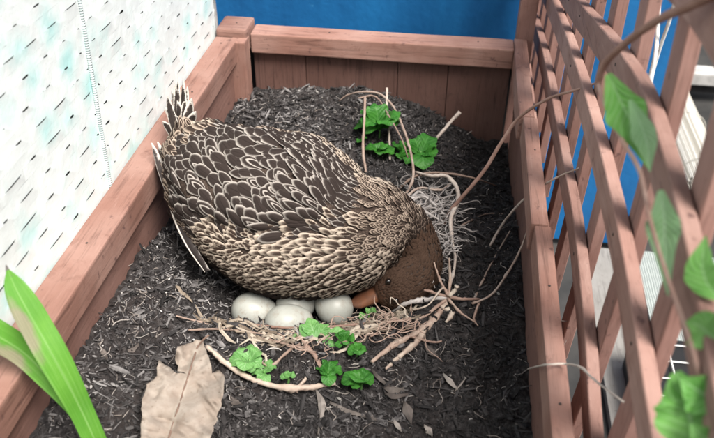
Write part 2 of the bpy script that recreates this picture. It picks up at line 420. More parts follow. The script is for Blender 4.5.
# ------------------------------------------------------------------ soil
NEST = Vector((-.16, .70))
def soil_h(x, y):
    h = -.108
    d = math.hypot((x+.17)/.13, (y-1.12)/.16); h += .022*math.exp(-d*d)            # mound at the back
    h -= .075/(1+math.exp(-(x-.015)*28))/(1+math.exp(-(y-.93)*18))                   # low back right corner
    h += .035*math.exp(-((x+.345)/.05)**2)*(1/(1+math.exp((y-.70)*20)))              # heaped along the left board
    d = math.hypot((x-NEST.x)/.125, (y-NEST.y)/.085); h -= .030*math.exp(-d**4)      # the nest bowl
    h += .010*math.exp(-((math.hypot((x-NEST.x)/.16, (y-NEST.y)/.12)-1)/.22)**2)
    return h
def soil_z(x, y):
    p = Vector((x, y, 0))
    return soil_h(x, y) + .010*noise.noise(p*20) + .007*noise.noise(p*55) + .0035*noise.noise(p*150)
nx, ny = 190, 340
gx = np.linspace(-.3485, .1079, nx); gy = np.linspace(.30, 1.1755, ny)
vs = [(x_, y_, soil_z(x_, y_)) for y_ in gy for x_ in gx]
fs = [(j*nx+i, j*nx+i+1, (j+1)*nx+i+1, (j+1)*nx+i) for j in range(ny-1) for i in range(nx-1)]
m_soil, t, b = newmat('dark soil', .95, .1); v = coords(t)
n1 = ntex(t, v, 160, 6, .75); n2 = ntex(t, v, 9, 3)
c = ramp(t, n1, [(.30, (.012, .011, .011)), (.52, (.042, .038, .038)), (.72, (.13, .12, .117))])
c = mix(t, ramp(t, n2, [(.4, (0, 0, 0)), (.65, (.35, .35, .35))]), c, (.045, .033, .029)); t.links.new(c, b.inputs['Base Color'])
bump(t, b, n1, 1.0, .004)
soil = link('soil', mesh('soil', vs, fs), None, m_soil, True); tag(soil, kind='structure')
def surf_pt(px, py, lift=0.0):
    """the point of the soil seen at a pixel"""
    z = -.11
    for _ in range(6):
        p = Z(px, py, z); z = soil_z(p.x, p.y) if (-.349 < p.x < .108) else -.1
    p = Z(px, py, z+lift); return p

def chips(n, lmin, lmax, wmin, wmax, region=None, up=.35, seed=1, lift=0.0, tones=(0, 1), curl=0.0, dens=None):
    rn = random.Random(seed); vs, fs, tn = [], [], []
    k = 0
    while k < n:
        x_ = rn.uniform(-.343, .103); y_ = rn.uniform(.36, 1.17)
        if dens and rn.random() > dens(x_, y_): continue
        k += 1
        z_ = soil_z(x_, y_) + lift
        L = lmin + (lmax-lmin)*rn.random()**2.6; W = wmin + (wmax-wmin)*rn.random()**1.8
        a_ = rn.uniform(0, 2*math.pi); tl = rn.gauss(0, up)
        d = Vector((math.cos(a_)*math.cos(tl), math.sin(a_)*math.cos(tl), math.sin(tl)))
        s = Vector((-math.sin(a_), math.cos(a_), rn.gauss(0, .5))).normalized(); u = d.cross(s).normalized()
        c_ = Vector((x_, y_, z_+W*.3+abs(math.sin(tl))*L*.25)); th = W*rn.uniform(.3, .8)
        o_ = len(vs); bend = u*rn.uniform(-1, 1)*L*curl
        for q, ww in ((-.5, rn.uniform(.2, .9)), (rn.uniform(-.1, .15), 1), (.5, rn.uniform(.1, .8))):
            ce = c_ + d*L*q + (bend if -.2 < q < .2 else Vector())
            vs += [ce - s*W/2*ww, ce + u*th/2, ce + s*W/2*ww, ce - u*th/2]
        for r_ in range(2):
            for e in range(4): fs.append((o_+r_*4+e, o_+r_*4+(e+1) % 4, o_+r_*4+4+(e+1) % 4, o_+r_*4+4+e))
        fs.append((o_+3, o_+2, o_+1, o_)); fs.append((o_+8, o_+9, o_+10, o_+11))
        tn += [rn.uniform(*tones)*(1-.55/(1+math.exp(-(x_+.03)*22)))*(.8+.5*noise.noise(Vector((x_, y_, 3))*14))]*12  # tone falls off to the right: shadow painted into the chips, plus random variation
    return mesh('chips', vs, fs, tone=tn)
m_mulch = toned('dark mulch', (.013, .012, .012), (.058, .053, .053), (.27, .255, .25), .85, .25, 250)
m_pale = toned('pale fibres', (.16, .135, .12), (.30, .265, .24), (.52, .49, .46), .8, .2, 250)
m_perl = toned('perlite', (.22, .205, .19), (.38, .36, .34), (.62, .60, .58), .9, .1, 250)
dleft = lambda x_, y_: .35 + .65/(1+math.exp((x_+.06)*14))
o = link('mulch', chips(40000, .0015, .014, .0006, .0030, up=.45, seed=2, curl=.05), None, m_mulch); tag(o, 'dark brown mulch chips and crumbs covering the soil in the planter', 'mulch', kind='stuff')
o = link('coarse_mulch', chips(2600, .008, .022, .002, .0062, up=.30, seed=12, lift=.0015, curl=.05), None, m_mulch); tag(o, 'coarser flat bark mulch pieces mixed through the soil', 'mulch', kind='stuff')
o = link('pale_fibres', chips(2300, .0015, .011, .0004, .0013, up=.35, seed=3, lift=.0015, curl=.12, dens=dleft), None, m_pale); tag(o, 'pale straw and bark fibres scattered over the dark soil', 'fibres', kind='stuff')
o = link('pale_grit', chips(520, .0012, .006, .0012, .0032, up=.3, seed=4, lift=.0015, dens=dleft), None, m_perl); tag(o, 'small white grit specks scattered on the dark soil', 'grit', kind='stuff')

# single bigger bark chips one can pick out
m_bark = toned('bark chip', (.08, .065, .06), (.17, .145, .13), (.36, .32, .29), .85, .2, 120)
def bark(pts, wd, th, tone, label):
    q = [surf_pt(px, py, .004) for px, py in pts]
    c_ = catmull(q, 4); vs, fs = [], []
    for i, p in enumerate(c_):
        f_ = i/(len(c_)-1); t_ = (c_[min(i+1, len(c_)-1)]-c_[max(i-1, 0)]).normalized(); s = Vector((-t_.y, t_.x, .15)).normalized()
        ww = wd/2*(1.25*min(1, (.12+f_*2.2), (1.08-f_)*1.6))*.62*(1+.22*noise.noise(p*400))
        o1 = s*(ww*.45*noise.noise(p*150+Vector((9, 0, 0))))
        vs += [p-s*ww+Vector((0, 0, th*noise.noise(p*120)*.8)), p+o1+Vector((0, 0, th)), p+s*ww, p-Vector((0, 0, th*.4))]
    for r_ in range(len(c_)-1):
        for e in range(4): fs.append((r_*4+e, r_*4+(e+1) % 4, r_*4+4+(e+1) % 4, r_*4+4+e))
    fs.append((3, 2, 1, 0)); k = len(c_)*4; fs.append((k-4, k-3, k-2, k-1))
    tag(link('bark_chip', mesh('bark_chip', vs, fs, tone=[tone]*len(vs)), None, m_bark), label, 'bark chip', 'large bark chips on the soil')
bark([(443, 374), (451, 382), (458, 390)], .008, .0025, .95, 'pale pointed splinter on the soil right of the nest roots')
bark([(466, 378), (459, 386), (455, 391)], .004, .0015, .8, 'short thin splinter crossing the pale pointed one')
bark([(392, 418), (398, 426), (402, 432)], .006, .002, .95, 'pale upright splinter near the bottom edge of the soil')
bark([(384, 388), (395, 390), (404, 389)], .012, .003, .35, 'flat grey bark piece right of the curly seedling')
bark([(385, 394), (396, 396), (408, 395)], .010, .003, .2, 'dark flat bark piece below the grey one')
bark([(424, 426), (429, 431), (432, 436)], .010, .003, .85, 'pale stubby bark piece at the bottom edge')
bark([(404, 402), (408, 412), (411, 424)], .014, .003, .3, 'broad grey bark flake lying upright near the bottom')
bark([(372, 370), (381, 380), (390, 387)], .007, .003, .3, 'long dark bark sliver beside the curly seedling')
bark([(316, 390), (322, 405), (318, 434)], .010, .003, .75, 'long tan bark strip below the lower vine')
bark([(330, 403), (350, 412), (376, 420)], .007, .003, .55, 'long twisted brown stem piece near the bottom middle')
bark([(100, 347), (104, 354), (108, 360)], .009, .003, .45, 'dark flat chip left of the dead leaf')
bark([(128, 352), (134, 349), (139, 345)], .008, .003, .3, 'broad dark chip above left of the dead leaf')
bark([(229, 396), (235, 402), (243, 406)], .010, .003, .35, 'dark flat chip right of the dead leaf')
bark([(424, 344), (432, 352), (438, 357)], .011, .003, .2, 'dark chip just right of the nest roots')

# ------------------------------------------------------------------ eggs
m_egg, t, b = newmat('egg shell', .42, .4); v = coords(t)
t.links.new(ramp(t, ntex(t, v, 25, 4), [(.35, (.34, .345, .31)), (.7, (.43, .44, .405))]), b.inputs['Base Color']); bump(t, b, ntex(t, v, 900, 2), .12, .0003)
b.inputs['Subsurface Weight'].default_value = .08; b.inputs['Subsurface Radius'].default_value = (.01, .008, .006)
def egg(px, py, z, yaw, pitch, label, L=.056, W=.042):
    vs, fs = [], []; nu, nv = 20, 28
    for i in range(nu+1):
        a_ = math.pi*i/nu; x_ = -math.cos(a_); r_ = math.sin(a_)*(1 - .15*x_ - .02*x_*x_)
        for j in range(nv): vs.append((x_*L/2, r_*W/2*math.cos(2*math.pi*j/nv), r_*W/2*math.sin(2*math.pi*j/nv)))
    for i in range(nu):
        for j in range(nv): fs.append((i*nv+j, i*nv+(j+1) % nv, (i+1)*nv+(j+1) % nv, (i+1)*nv+j))
    bm = bmesh.new(); me = mesh('egg', vs, fs); bm.from_mesh(me); bmesh.ops.remove_doubles(bm, verts=bm.verts, dist=.0002); bm.to_mesh(me); bm.free()
    o_ = link('egg', me, None, m_egg, True); o_.location = Z(px, py, z); o_.rotation_euler = (0, pitch, yaw)
    tag(o_, label, 'egg', 'eggs in the nest')
egg(255, 311, -.122, .15, .1, 'pale egg furthest left, half hidden under the duck', .055, .043)
egg(289, 322, -.120, .35, .0, 'whitish egg in front of the others, a green leaf on its right end')
egg(298, 303, -.120, .9, .1, 'pale egg tucked under the duck behind the front egg')
egg(333, 305, -.118, 2.2, -.15, 'pale rounded egg furthest right, by the duck bill', .053, .043)

# ------------------------------------------------------------------ duck
m_bird, t, b = newmat('duck down', .9, .06); v = coords(t); a = t.nodes.new('ShaderNodeAttribute'); a.attribute_name = 'tone'
n1 = ntex(t, v, 240, 5, .7, 1.0)
c1_ = ramp(t, n1, [(.3, (.018, .013, .011)), (.55, (.060, .043, .035)), (.75, (.16, .125, .10))])
c2_ = ramp(t, n1, [(.3, (.05, .026, .017)), (.55, (.10, .052, .034)), (.75, (.15, .085, .058))])
t.links.new(mix(t, a.outputs['Fac'], c1_, c2_), b.inputs['Base Color']); bump(t, b, n1, .3, .0012)
spine = [(184, 121, .042, .007, .004), (186, 129, .034, .016, .010), (190, 137, .024, .032, .023), (203, 157, .008, .052, .041), (226, 181, -.011, .077, .060), (256, 201, -.027, .091, .071), (289, 215, -.037, .096, .076),
         (324, 226, -.043, .086, .071), (354, 231, -.045, .068, .063), (380, 231, -.048, .051, .052), (399, 236, -.056, .039, .042), (410, 246, -.066, .031, .033), (416, 259, -.077, .0285, .030), (413, 272, -.086, .0295, .030),
         (404, 281, -.092, .0300, .029), (393, 287, -.096, .0290, .028), (383, 291, -.099, .022, .021), (377, 293, -.101, .014, .0135)]
SP = catmull([Vector((*Z(p[0], p[1], p[2]), p[3])) for p in spine], 8); SPH = catmull([Vector((p[4], 0, 0)) for p in spine], 8)
cen = [Vector(p[:3]) for p in SP]; RW = [p[3] for p in SP]; RH = [p[0] for p in SPH]
TT, SS, UU = [], [], []; up = Vector((0, 0, 1))
for i in range(len(cen)):
    t_ = (cen[min(i+1, len(cen)-1)]-cen[max(i-1, 0)]).normalized(); s = t_.cross(up).normalized(); up = s.cross(t_).normalized()
    TT.append(t_); SS.append(s); UU.append(up)
NB = len(cen)
def body(i_f, th, lift=0.0):
    i = min(max(i_f, 0), NB-1.001); k = int(i); f_ = i-k; l = lambda A: A[k]*(1-f_)+A[k+1]*f_
    ct, st = math.cos(th), math.sin(th); p = 2.25
    wl = .40 + .0095*i_f                                     # folded wing: a raised plate above the flank
    kk = min(1, max(0, (st-wl)/.10)); lift += .0075*kk*kk*(3-2*kk)*min(1, max(0, (74-i_f)/14))*min(1, max(0, (i_f-18)/10))
    lift += .004*noise.noise(Vector((i_f*.09, th*2.2, 1)))*min(1, max(0, (88-i_f)/12))
    e = (abs(ct)**p+abs(st)**p)**(-1/p)
    return l(cen) + l(SS)*(e*ct*(l(RW)+lift)) + l(UU)*(e*st*(l(RH)*(1 if st > 0 else .92)+lift))
def lerpT(i): k = int(min(max(i, 0), NB-1.001)); return TT[k]
vs, fs, tn = [], [], []; nv = 48
for i in range(NB):
    for j in range(nv):
        p = body(i, 2*math.pi*j/nv); vs.append(p); tn.append(min(1, max(0, (i-108)/20)))
for i in range(NB-1):
    for j in range(nv): fs.append((i*nv+j, i*nv+(j+1) % nv, (i+1)*nv+(j+1) % nv, (i+1)*nv+j))
fs.append(tuple(range(nv))[::-1]); fs.append(tuple((NB-1)*nv+j for j in range(nv)))
duck = empty('duck', Z(296, 206, -.12)); tag(duck, 'brown mottled female duck bending its head down to the eggs in the planter', 'duck')
link('body', mesh('body', vs, fs, tone=tn), duck, m_bird, True)

def feather_mat(name, dark, edge, lo=.60, hi=.74, chev=0.0, var=.3):
    m_, t, b = newmat(name, .85, .08)
    uv = t.nodes.new('ShaderNodeUVMap'); sx = t.nodes.new('ShaderNodeSeparateXYZ'); t.links.new(uv.outputs[0], sx.inputs[0])
    u_, v_ = sx.outputs[0], sx.outputs[1]                      # u along 0..1 ; v across 0..1
    av = math_(t, 'ABSOLUTE', math_(t, 'MULTIPLY_ADD', v_, 2, -1))
    vo_ = coords(t); n_ = ntex(t, vo_, 130, 3); oi = t.nodes.new('ShaderNodeObjectInfo')
    e1 = math_(t, 'POWER', av, 2.6); e2 = math_(t, 'POWER', u_, 4.5)
    e = math_(t, 'ADD', e1, e2)
    e = math_(t, 'ADD', e, math_(t, 'ADD', math_(t, 'MULTIPLY_ADD', n_, .8, -.40), math_(t, 'MULTIPLY_ADD', ntex(t, vo_, 420, 3), .7, -.35)))
    k = ramp(t, e, [(lo, (0, 0, 0)), (hi, (1, 1, 1))])
    # barbs
    wv_ = t.nodes.new('ShaderNodeTexWave'); wv_.inputs['Scale'].default_value = 7; wv_.inputs['Distortion'].default_value = 1.5
    cb = t.nodes.new('ShaderNodeCombineXYZ'); t.links.new(math_(t, 'SUBTRACT', u_, math_(t, 'MULTIPLY', av, .35)), cb.inputs[0]); t.links.new(cb.outputs[0], wv_.inputs[0])
    dk = mix(t, n_, tuple(x*.6 for x in dark), tuple(x*1.7 for x in dark)); dk = mix(t, math_(t, 'MULTIPLY', wv_.outputs[1], .25), dk, tuple(x*2.2 for x in dark))
    sh = ramp(t, av, [(.03, (1, 1, 1)), (.08, (0, 0, 0))]); dk = mix(t, math_(t, 'MULTIPLY', sh, .5), dk, tuple(x*.5 for x in dark))
    if chev:
        c3 = math_(t, 'ADD', math_(t, 'POWER', av, 1.6), math_(t, 'POWER', u_, 3))
        band = math_(t, 'MULTIPLY', ramp(t, c3, [(.22, (0, 0, 0)), (.28, (1, 1, 1))]), ramp(t, c3, [(.38, (1, 1, 1)), (.44, (0, 0, 0))]))
        thr = math_(t, 'GREATER_THAN', oi.outputs['Random'], 1-chev)
        dk = mix(t, math_(t, 'MULTIPLY', band, thr), dk, edge)
    ed = mix(t, n_, tuple(x*.72 for x in edge), tuple(min(1, x*1.2) for x in edge))
    c_ = mix(t, k, dk, ed)
    t.links.new(c_, b.inputs['Base Color']); bump(t, b, wv_.outputs[1], .25, .0006)
    return m_
MF1 = feather_mat('mantle feather', (.024, .018, .016), (.34, .305, .275), .50, .88, .10)
MF2 = feather_mat('flank feather', (.028, .019, .015), (.34, .27, .215), .36, .76, .45)
MF3 = feather_mat('breast feather', (.034, .023, .018), (.44, .365, .295), .14, .46)
MF4 = feather_mat('neck feather', (.020, .014, .011), (.17, .125, .10), .45, .8)
MF6 = feather_mat('head feather', (.050, .030, .021), (.072, .045, .031), .45, .95)
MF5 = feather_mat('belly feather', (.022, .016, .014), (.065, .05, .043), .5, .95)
MFT = feather_mat('tail feather', (.022, .017, .015), (.42, .385, .345), .50, .80)
MFP = feather_mat('primary feather', (.050, .042, .040), (.46, .42, .385), .60, .82)
def feather_geo(nu=5, nv_=4, point=.0):
    vs, fs, uv = [], [], []
    for i in range(nu+1):
        u_ = i/nu
        w_ = (.55+.45*math.sin(min(1, u_*1.6)*math.pi/2))*(math.sqrt(max(0, 1-((u_-.62)/.38)**2)) if u_ > .62 else 1)
        if point: w_ *= 1-point*max(0, u_-.3)
        w_ = max(w_, .10 if i == nu else .1)
        for j in range(nv_+1):
            q = j/nv_*2-1
            vs.append((u_, q*w_*.5, (1-q*q)*.11*w_ + .05*math.sin(u_*3) - .07*max(0, u_-.75)))
            uv.append((u_, j/nv_))
    for i in range(nu):
        for j in range(nv_): fs.append((i*(nv_+1)+j, (i+1)*(nv_+1)+j, (i+1)*(nv_+1)+j+1, i*(nv_+1)+j+1))
    return vs, fs, uv
FG = feather_geo(6, 4); FGP = feather_geo(6, 4, .75); FGS = feather_geo(4, 2)
def fmesh(mat, g=FG): 
    me = mesh('feather', *g); me.materials.append(mat); me.shade_smooth(); return me
FMP = {m_: fmesh(m_, FGP) for m_ in (MF1, MF2, MF3)}
FM = {m_: fmesh(m_) for m_ in (MF1, MF2, MF3, MF4, MF5, MF6)}
def surf_frame(i_f, th):
    p = body(i_f, th); pi_ = body(i_f+.6, th)-body(i_f-.6, th); pt_ = body(i_f, th+.03)-body(i_f, th-.03)
    n_ = pi_.cross(pt_).normalized(); c_ = p - (cen[int(min(max(i_f, 0), NB-2))])
    if n_.dot(c_) < 0: n_.negate()
    return p, pi_.normalized(), n_
feathers = []
i_f = 130.0
# walk from the neck back to the tail so rows overlap like shingles
def fsize(i):    # feather length along the axis index
    pts_ = [(0, .012), (16, .013), (22, .017), (30, .025), (42, .026), (52, .021), (62, .016), (70, .0125), (80, .010), (92, .0075), (102, .0055), (130, .0045)]
    for (a0, s0), (a1, s1) in zip(pts_, pts_[1:]):
        if i <= a1: return s0+(s1-s0)*(i-a0)/(a1-a0)
    return .007
row = 0
while i_f > 3:
    Lb = fsize(i_f); k = int(i_f); per_idx = (cen[min(k+1, NB-1)]-cen[k]).length
    r_ = (RW[k]+RH[k])/2
    # angular positions: 0 = far? side vector; cover the whole upper body and flanks
    th = -.95 + (row % 2)*.5*Lb*.55/max(r_, .01)
    while th < math.pi+.95:
        low = max(0, -math.sin(th)+.05) if True else 0
        side = math.cos(th)
        sz = Lb*(1 - .30*min(1, max(0, .45-math.sin(th))/.9))
        wz = .40 + .0095*i_f
        if math.sin(th) < wz + .05 and i_f > 34: sz = min(sz, .0115 + .006*max(0, (48-i_f)/16))
        jj = i_f + random.uniform(-.6, .6); tj = th + random.uniform(-.05, .05)
        if math.sin(tj) > -.80: feathers.append((jj, tj, sz*random.uniform(.9, 1.12), row))
        th += sz*.56/max(r_, .008)
    step = Lb*.40/max(per_idx, 1e-4); i_f -= step; row += 1
i_f = 82.0; row = 0
while i_f > 34:       # small flank and breast feathers lie in extra rows
    per_idx = (cen[int(i_f)+1]-cen[int(i_f)]).length; r_ = (RW[int(i_f)]+RH[int(i_f)])/2
    for side in (0, 1):
        th = -.9
        while th < 1.05:
            feathers.append((i_f+random.uniform(-.6, .6), (th if side == 0 else math.pi-th)+random.uniform(-.05, .05), .0125*random.uniform(.85, 1.2), row)); th += .0072/r_
    i_f -= .0062/per_idx; row += 1
for _ in range(110): feathers.append((random.uniform(20, 62), random.uniform(.6, 2.5), random.uniform(.017, .024), 0))
recs = []
for (i, th, L, rw) in feathers:
    if i < 4: continue
    p, ti, n_ = surf_frame(i, th)
    sn = math.sin(th)
    back = -ti
    # feathers of the flank sweep slightly up towards the rump
    sidev = n_.cross(back).normalized()
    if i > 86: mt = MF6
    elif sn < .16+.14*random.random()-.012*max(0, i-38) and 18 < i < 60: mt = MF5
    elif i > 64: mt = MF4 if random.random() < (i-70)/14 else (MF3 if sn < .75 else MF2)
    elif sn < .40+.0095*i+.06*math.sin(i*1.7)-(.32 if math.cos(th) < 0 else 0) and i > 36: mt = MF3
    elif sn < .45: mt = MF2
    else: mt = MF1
    if i < 25-6*random.random(): mt = MF2 if random.random() < .5 else MF3; L *= 1.15
    if mt is MF3: L = min(L, .0145)
    W = L*random.uniform(.48, .70) if mt is MF1 else L*(.58 if mt in (MF1, MF2) else .50)
    if mt is MF3: L *= 1.05
    if sn > .55 and 48 < i < 74: L *= 1.25; W = L*.42
    tilt = .17 + random.uniform(-.07, .10)*(1 if i < 78 else .4)
    d = (back*math.cos(tilt) + n_*math.sin(tilt)).normalized(); fl_ = noise.noise(p*16)*.9 + noise.noise(p*45)*.6; d = (d + sidev*(fl_+random.uniform(-.12, .12))).normalized(); L *= 1+.35*noise.noise(p*30+Vector((5, 0, 0)))
    s = n_.cross(d).normalized(); u2 = d.cross(s).normalized()
    M = Matrix(((d.x*L, s.x*W, u2.x*L, 0), (d.y*L, s.y*W, u2.y*L, 0), (d.z*L, s.z*W, u2.z*L, 0), (0, 0, 0, 1)))
    M.translation = p - d*L*.25 + n_*.0008
    vis = n_.dot((Vector(CAM)-p).normalized())
    recs.append((L*W*max(vis, .02), M, mt))
recs.sort(key=lambda r: -r[0])
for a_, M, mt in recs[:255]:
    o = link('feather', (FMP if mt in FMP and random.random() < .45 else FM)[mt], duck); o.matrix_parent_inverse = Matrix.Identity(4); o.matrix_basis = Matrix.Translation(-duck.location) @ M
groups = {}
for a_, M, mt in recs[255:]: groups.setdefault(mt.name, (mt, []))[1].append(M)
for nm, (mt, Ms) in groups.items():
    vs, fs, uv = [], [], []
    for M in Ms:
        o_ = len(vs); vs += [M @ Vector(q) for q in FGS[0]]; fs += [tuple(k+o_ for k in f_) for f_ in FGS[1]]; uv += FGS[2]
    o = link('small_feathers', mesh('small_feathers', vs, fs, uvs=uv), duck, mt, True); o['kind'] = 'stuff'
print('feathers', len(recs))

def long_feather(name, base, tip, wd, nrm, mat, bow=.0, point=.35, n=14):
    base = Vector(base); tip = Vector(tip); L = (tip-base).length; d = (tip-base).normalized(); s = Vector(nrm).cross(d).normalized(); u_ = d.cross(s)
    vs, fs, uv = [], [], []; nv_ = 6
    for i in range(n+1):
        f_ = i/n; ww = wd*(.5+.5*math.sin(min(1, f_*2)*math.pi/2))*(math.sqrt(max(0, 1-((f_-.7)/.3)**2)) if f_ > .7 else 1)*(1-point*f_*f_)
        ww = max(ww, wd*.05)
        for j in range(nv_+1):
            q = j/nv_*2-1
            vs.append(base + d*L*f_ + s*(q*ww/2) + u_*((1-q*q)*wd*.12 + bow*math.sin(f_*math.pi))); uv.append((f_, j/nv_))
    for i in range(n):
        for j in range(nv_): fs.append((i*(nv_+1)+j, (i+1)*(nv_+1)+j, (i+1)*(nv_+1)+j+1, i*(nv_+1)+j+1))
    return link(name, mesh(name, vs, fs, uvs=uv), duck, mat, True)
# upright tail fan
tb = Z(184, 140, .022)
for k, (px, py, z, wd) in enumerate([(184, 83, .062, .010), (179, 82, .060, .009), (176, 87, .057, .009), (172, 92, .053, .010), (168, 99, .049, .010), (165, 110, .043, .011), (163, 124, .034, .011), (188, 90, .058, .011), (192, 101, .054, .013), (196, 114, .046, .014), (186, 100, .050, .012), (178, 104, .046, .012)]):
    long_feather('tail_feather', tb + Vector((random.uniform(-.009, .007), random.uniform(-.006, .006), -.004)), Z(px, py, z)+Vector((0, 0, .004)), wd*1.25, Vector((random.uniform(-.4, .9), -.85, .35)), MFT, random.uniform(-.003, .006), .55)
# folded primaries: tips up beside the tail, roots at the lower rear flank
for (b0, t0, z0, z1, wd) in [((202, 256), (152, 143), -.055, .024, .015), ((200, 240), (158, 142), -.045, .024, .016), ((196, 226), (163, 144), -.035, .022, .017), ((200, 214), (170, 150), -.022, .020, .018), ((206, 206), (176, 158), -.012, .018, .020)]:
    long_feather('wing_feather', Z(*b0, z0), Z(*t0, z1), wd, Vector((-.35, -.75, .45)), MFP if z0 < -.03 else MF1, .006, .3)
# pale-shafted primary edge along the rear flank
sh_pts = [Z(163, 160, .008), Z(167, 190, -.010), Z(174, 218, -.028), Z(187, 246, -.048), Z(205, 272, -.070)]
m_shaft, _, b = newmat('feather shaft', .5, .3); b.inputs['Base Color'].default_value = (.55, .50, .45, 1)
vs, fs, uv = [], [], []
q = catmull(sh_pts, 5)
for i, p in enumerate(q):
    f_ = i/(len(q)-1); w_ = .022*(1-.6*f_)
    for j in range(5): vs.append(p + Vector((.9, .1, .12))*(w_*j/4) + Vector((0, -.25, .3))*(.02*math.sin(j/4*1.5))); uv.append((f_*.8, .5+.1*j))
for i in range(len(q)-1):
    for j in range(4): fs.append((i*5+j, i*5+j+1, (i+1)*5+j+1, (i+1)*5+j))
wing = link('wing_feather', mesh('wing_edge', vs, fs, uvs=uv), duck, MFP, True)
link('shaft', mesh('shaft', *tube_geo(sh_pts, [.0016, .0015, .0014, .0012, .0008], 6, 5)), wing, m_shaft, True).matrix_parent_inverse = Matrix.Identity(4)

# head details
m_bill, t, b = newmat('bill', .4, .4); v = coords(t)
t.links.new(ramp(t, ntex(t, v, 90, 3), [(.4, (.21, .088, .048)), (.62, (.14, .066, .042)), (.75, (.05, .034, .03))]), b.inputs['Base Color'])
bp = [Z(386, 290, -.098), Z(375, 294, -.103), Z(364, 299, -.110), Z(352, 304, -.117)]
vs, fs = [], []; q = catmull(bp, 5)
for i, p in enumerate(q):
    f_ = i/(len(q)-1); hw = .0115+.0015*math.sin(f_*3) if f_ < .85 else .0115*(1-(f_-.85)*3.5); hh = .0115*(1-.62*f_)
    t_ = (q[min(i+1, len(q)-1)]-q[max(i-1, 0)]).normalized(); s = t_.cross(Vector((0, 0, 1))).normalized(); u_ = s.cross(t_)
    for j in range(12):
        a_ = 2*math.pi*j/12; vs.append(p+s*math.cos(a_)*hw+u_*math.sin(a_)*hh)
for i in range(len(q)-1):
    for j in range(12): fs.append((i*12+j, i*12+(j+1) % 12, (i+1)*12+(j+1) % 12, (i+1)*12+j))
fs.append(tuple(range(12))[::-1]); fs.append(tuple((len(q)-1)*12+j for j in range(12)))
link('bill', mesh('bill', vs, fs), duck, m_bill, True)
m_eye, _, b = newmat('eye', .1, .6); b.inputs['Base Color'].default_value = (.01, .007, .006, 1)
hi_ = 14*8+6
def pix(p):
    c_ = R.T @ (np.array(p)-CAM); return CX+F*c_[0]/c_[2], CY+F*c_[1]/c_[2]
best = None
for ii in range(112, 128):
    for q in range(60):
        th_ = q*2*math.pi/60; p, _, n_ = surf_frame(ii, th_)
        if n_.dot((Vector(CAM)-p).normalized()) < .35: continue
        u_, v_ = pix(p); dd = math.hypot(u_-388, v_-281)
        if best is None or dd < best[0]: best = (dd, ii, th_)
print('eye', best)
hi_ = best[1]
for thh in (best[2], math.pi-best[2]):
    p, _, n_ = surf_frame(hi_, thh)
    bm = bmesh.new(); bmesh.ops.create_uvsphere(bm, u_segments=12, v_segments=8, radius=.0036); me = bpy.data.meshes.new('eye'); bm.to_mesh(me); bm.free()
    o = link('eye', me, duck, m_eye, True); o.location = p + n_*.0012

# ------------------------------------------------------------------ stems, vines and roots
m_stem = toned('dry stem', (.17, .11, .085), (.33, .24, .195), (.56, .49, .43), .75, .25, 160)
m_root = toned('pink root', (.20, .115, .088), (.36, .25, .20), (.54, .46, .38), .65, .3, 160)
m_greyroot = toned('grey root', (.10, .09, .085), (.27, .245, .23), (.50, .46, .435), .8, .2, 200)
def stem(pts, rads, label, cat='stem', mat=m_stem, tone=.5, name='dry_stem', group=None, soil_lift=None, sides=8):
    q = []
    for p in pts:
        q.append(Z(*p) if len(p) == 3 and p[2] is not None else surf_pt(p[0], p[1], soil_lift if soil_lift is not None else .004))
    if isinstance(rads, float): rads = [rads]*len(pts)
    g = tube_geo(q, [x*.85 for x in rads], sides, 7, .7); n_ = len(g[0])
    me = mesh(name, g[0], g[1], tone=[tone + .18*noise.noise(Vector(v_)*60) for v_ in g[0]])
    return tag(link(name, me, None, mat, True), label, cat, group)
GS = 'dry stems of dead plants in the planter'
stem([(366, 172), (363, 150, -.085), (364, 125, -.06), (365, 97, -.035)], [.0022, .0024, .0022, .0022], 'upright tan stem stub left of the rear seedling', tone=.5, group=GS)
stem([(390, 160), (389, 130, -.08), (387, 108, -.06), (387, 88, -.04)], [.0018, .0019, .0019, .002], 'straight upright pale stem behind the rear seedling', tone=.75, group=GS)
stem([(339, 101), (348, 95, -.07), (362, 92, -.055), (380, 94, -.05), (394, 108, -.055), (404, 130, -.06), (411, 155, -.075), (413, 178, -.085), (404, 198)], [.0012, .0016, .0018, .0019, .002, .0022, .0022, .002, .002], 'long arching tan stem looping over the rear seedling', tone=.55, group=GS)
stem([(358, 98, -.06), (376, 97, -.055), (390, 118, -.055), (402, 140, -.06), (408, 158, -.08)], .0013, 'thin brown stem running under the arching one', tone=.3, group=GS)
stem([(429, 150), (437, 138, -.09), (449, 124, -.075), (460, 112, -.06)], [.0026, .0028, .003, .0034], 'short thick pale stick leaning right behind the right rear seedling', tone=.85, group=GS)
stem([(398, 190), (412, 178, -.09), (430, 173, -.085), (452, 174, -.085), (476, 179, -.09), (497, 186)], [.0018, .002, .0019, .0018, .0014, .001], 'brown stem lying flat right of the seedlings', tone=.25, group=GS)
stem([(392, 215), (408, 196, -.09), (420, 188, -.085), (440, 190, -.085), (450, 184)], .0020, 'grey stem lying beside the grey root mass', tone=.6, group=GS)
stem([(415, 172, -.085), (432, 176, -.075), (446, 176, -.07), (456, 186, -.075), (458, 200, -.08), (451, 218, -.085), (452, 240, -.09), (455, 262, -.1), (447, 297)], [.002, .0026, .003, .0032, .003, .0028, .0024, .002, .002], 'knobbly pale stem curving down from the seedlings to the root crown', tone=.8, group=GS)
stem([(450, 232), (468, 222), (486, 214), (504, 214)], [.0012, .0013, .0011, .0009], 'little forked twig on the bare soil', tone=.4, group=GS)
stem([(490, 246, -.11), (500, 228, -.09), (512, 212, -.06), (530, 194, -.03), (556, 178, .01), (584, 166, .04), (612, 151, .06)], [.0018, .0017, .0016, .0015, .0013, .0012, .001], 'thin pale twig rising from the soil across the rim to the trellis', tone=.7, group=GS)
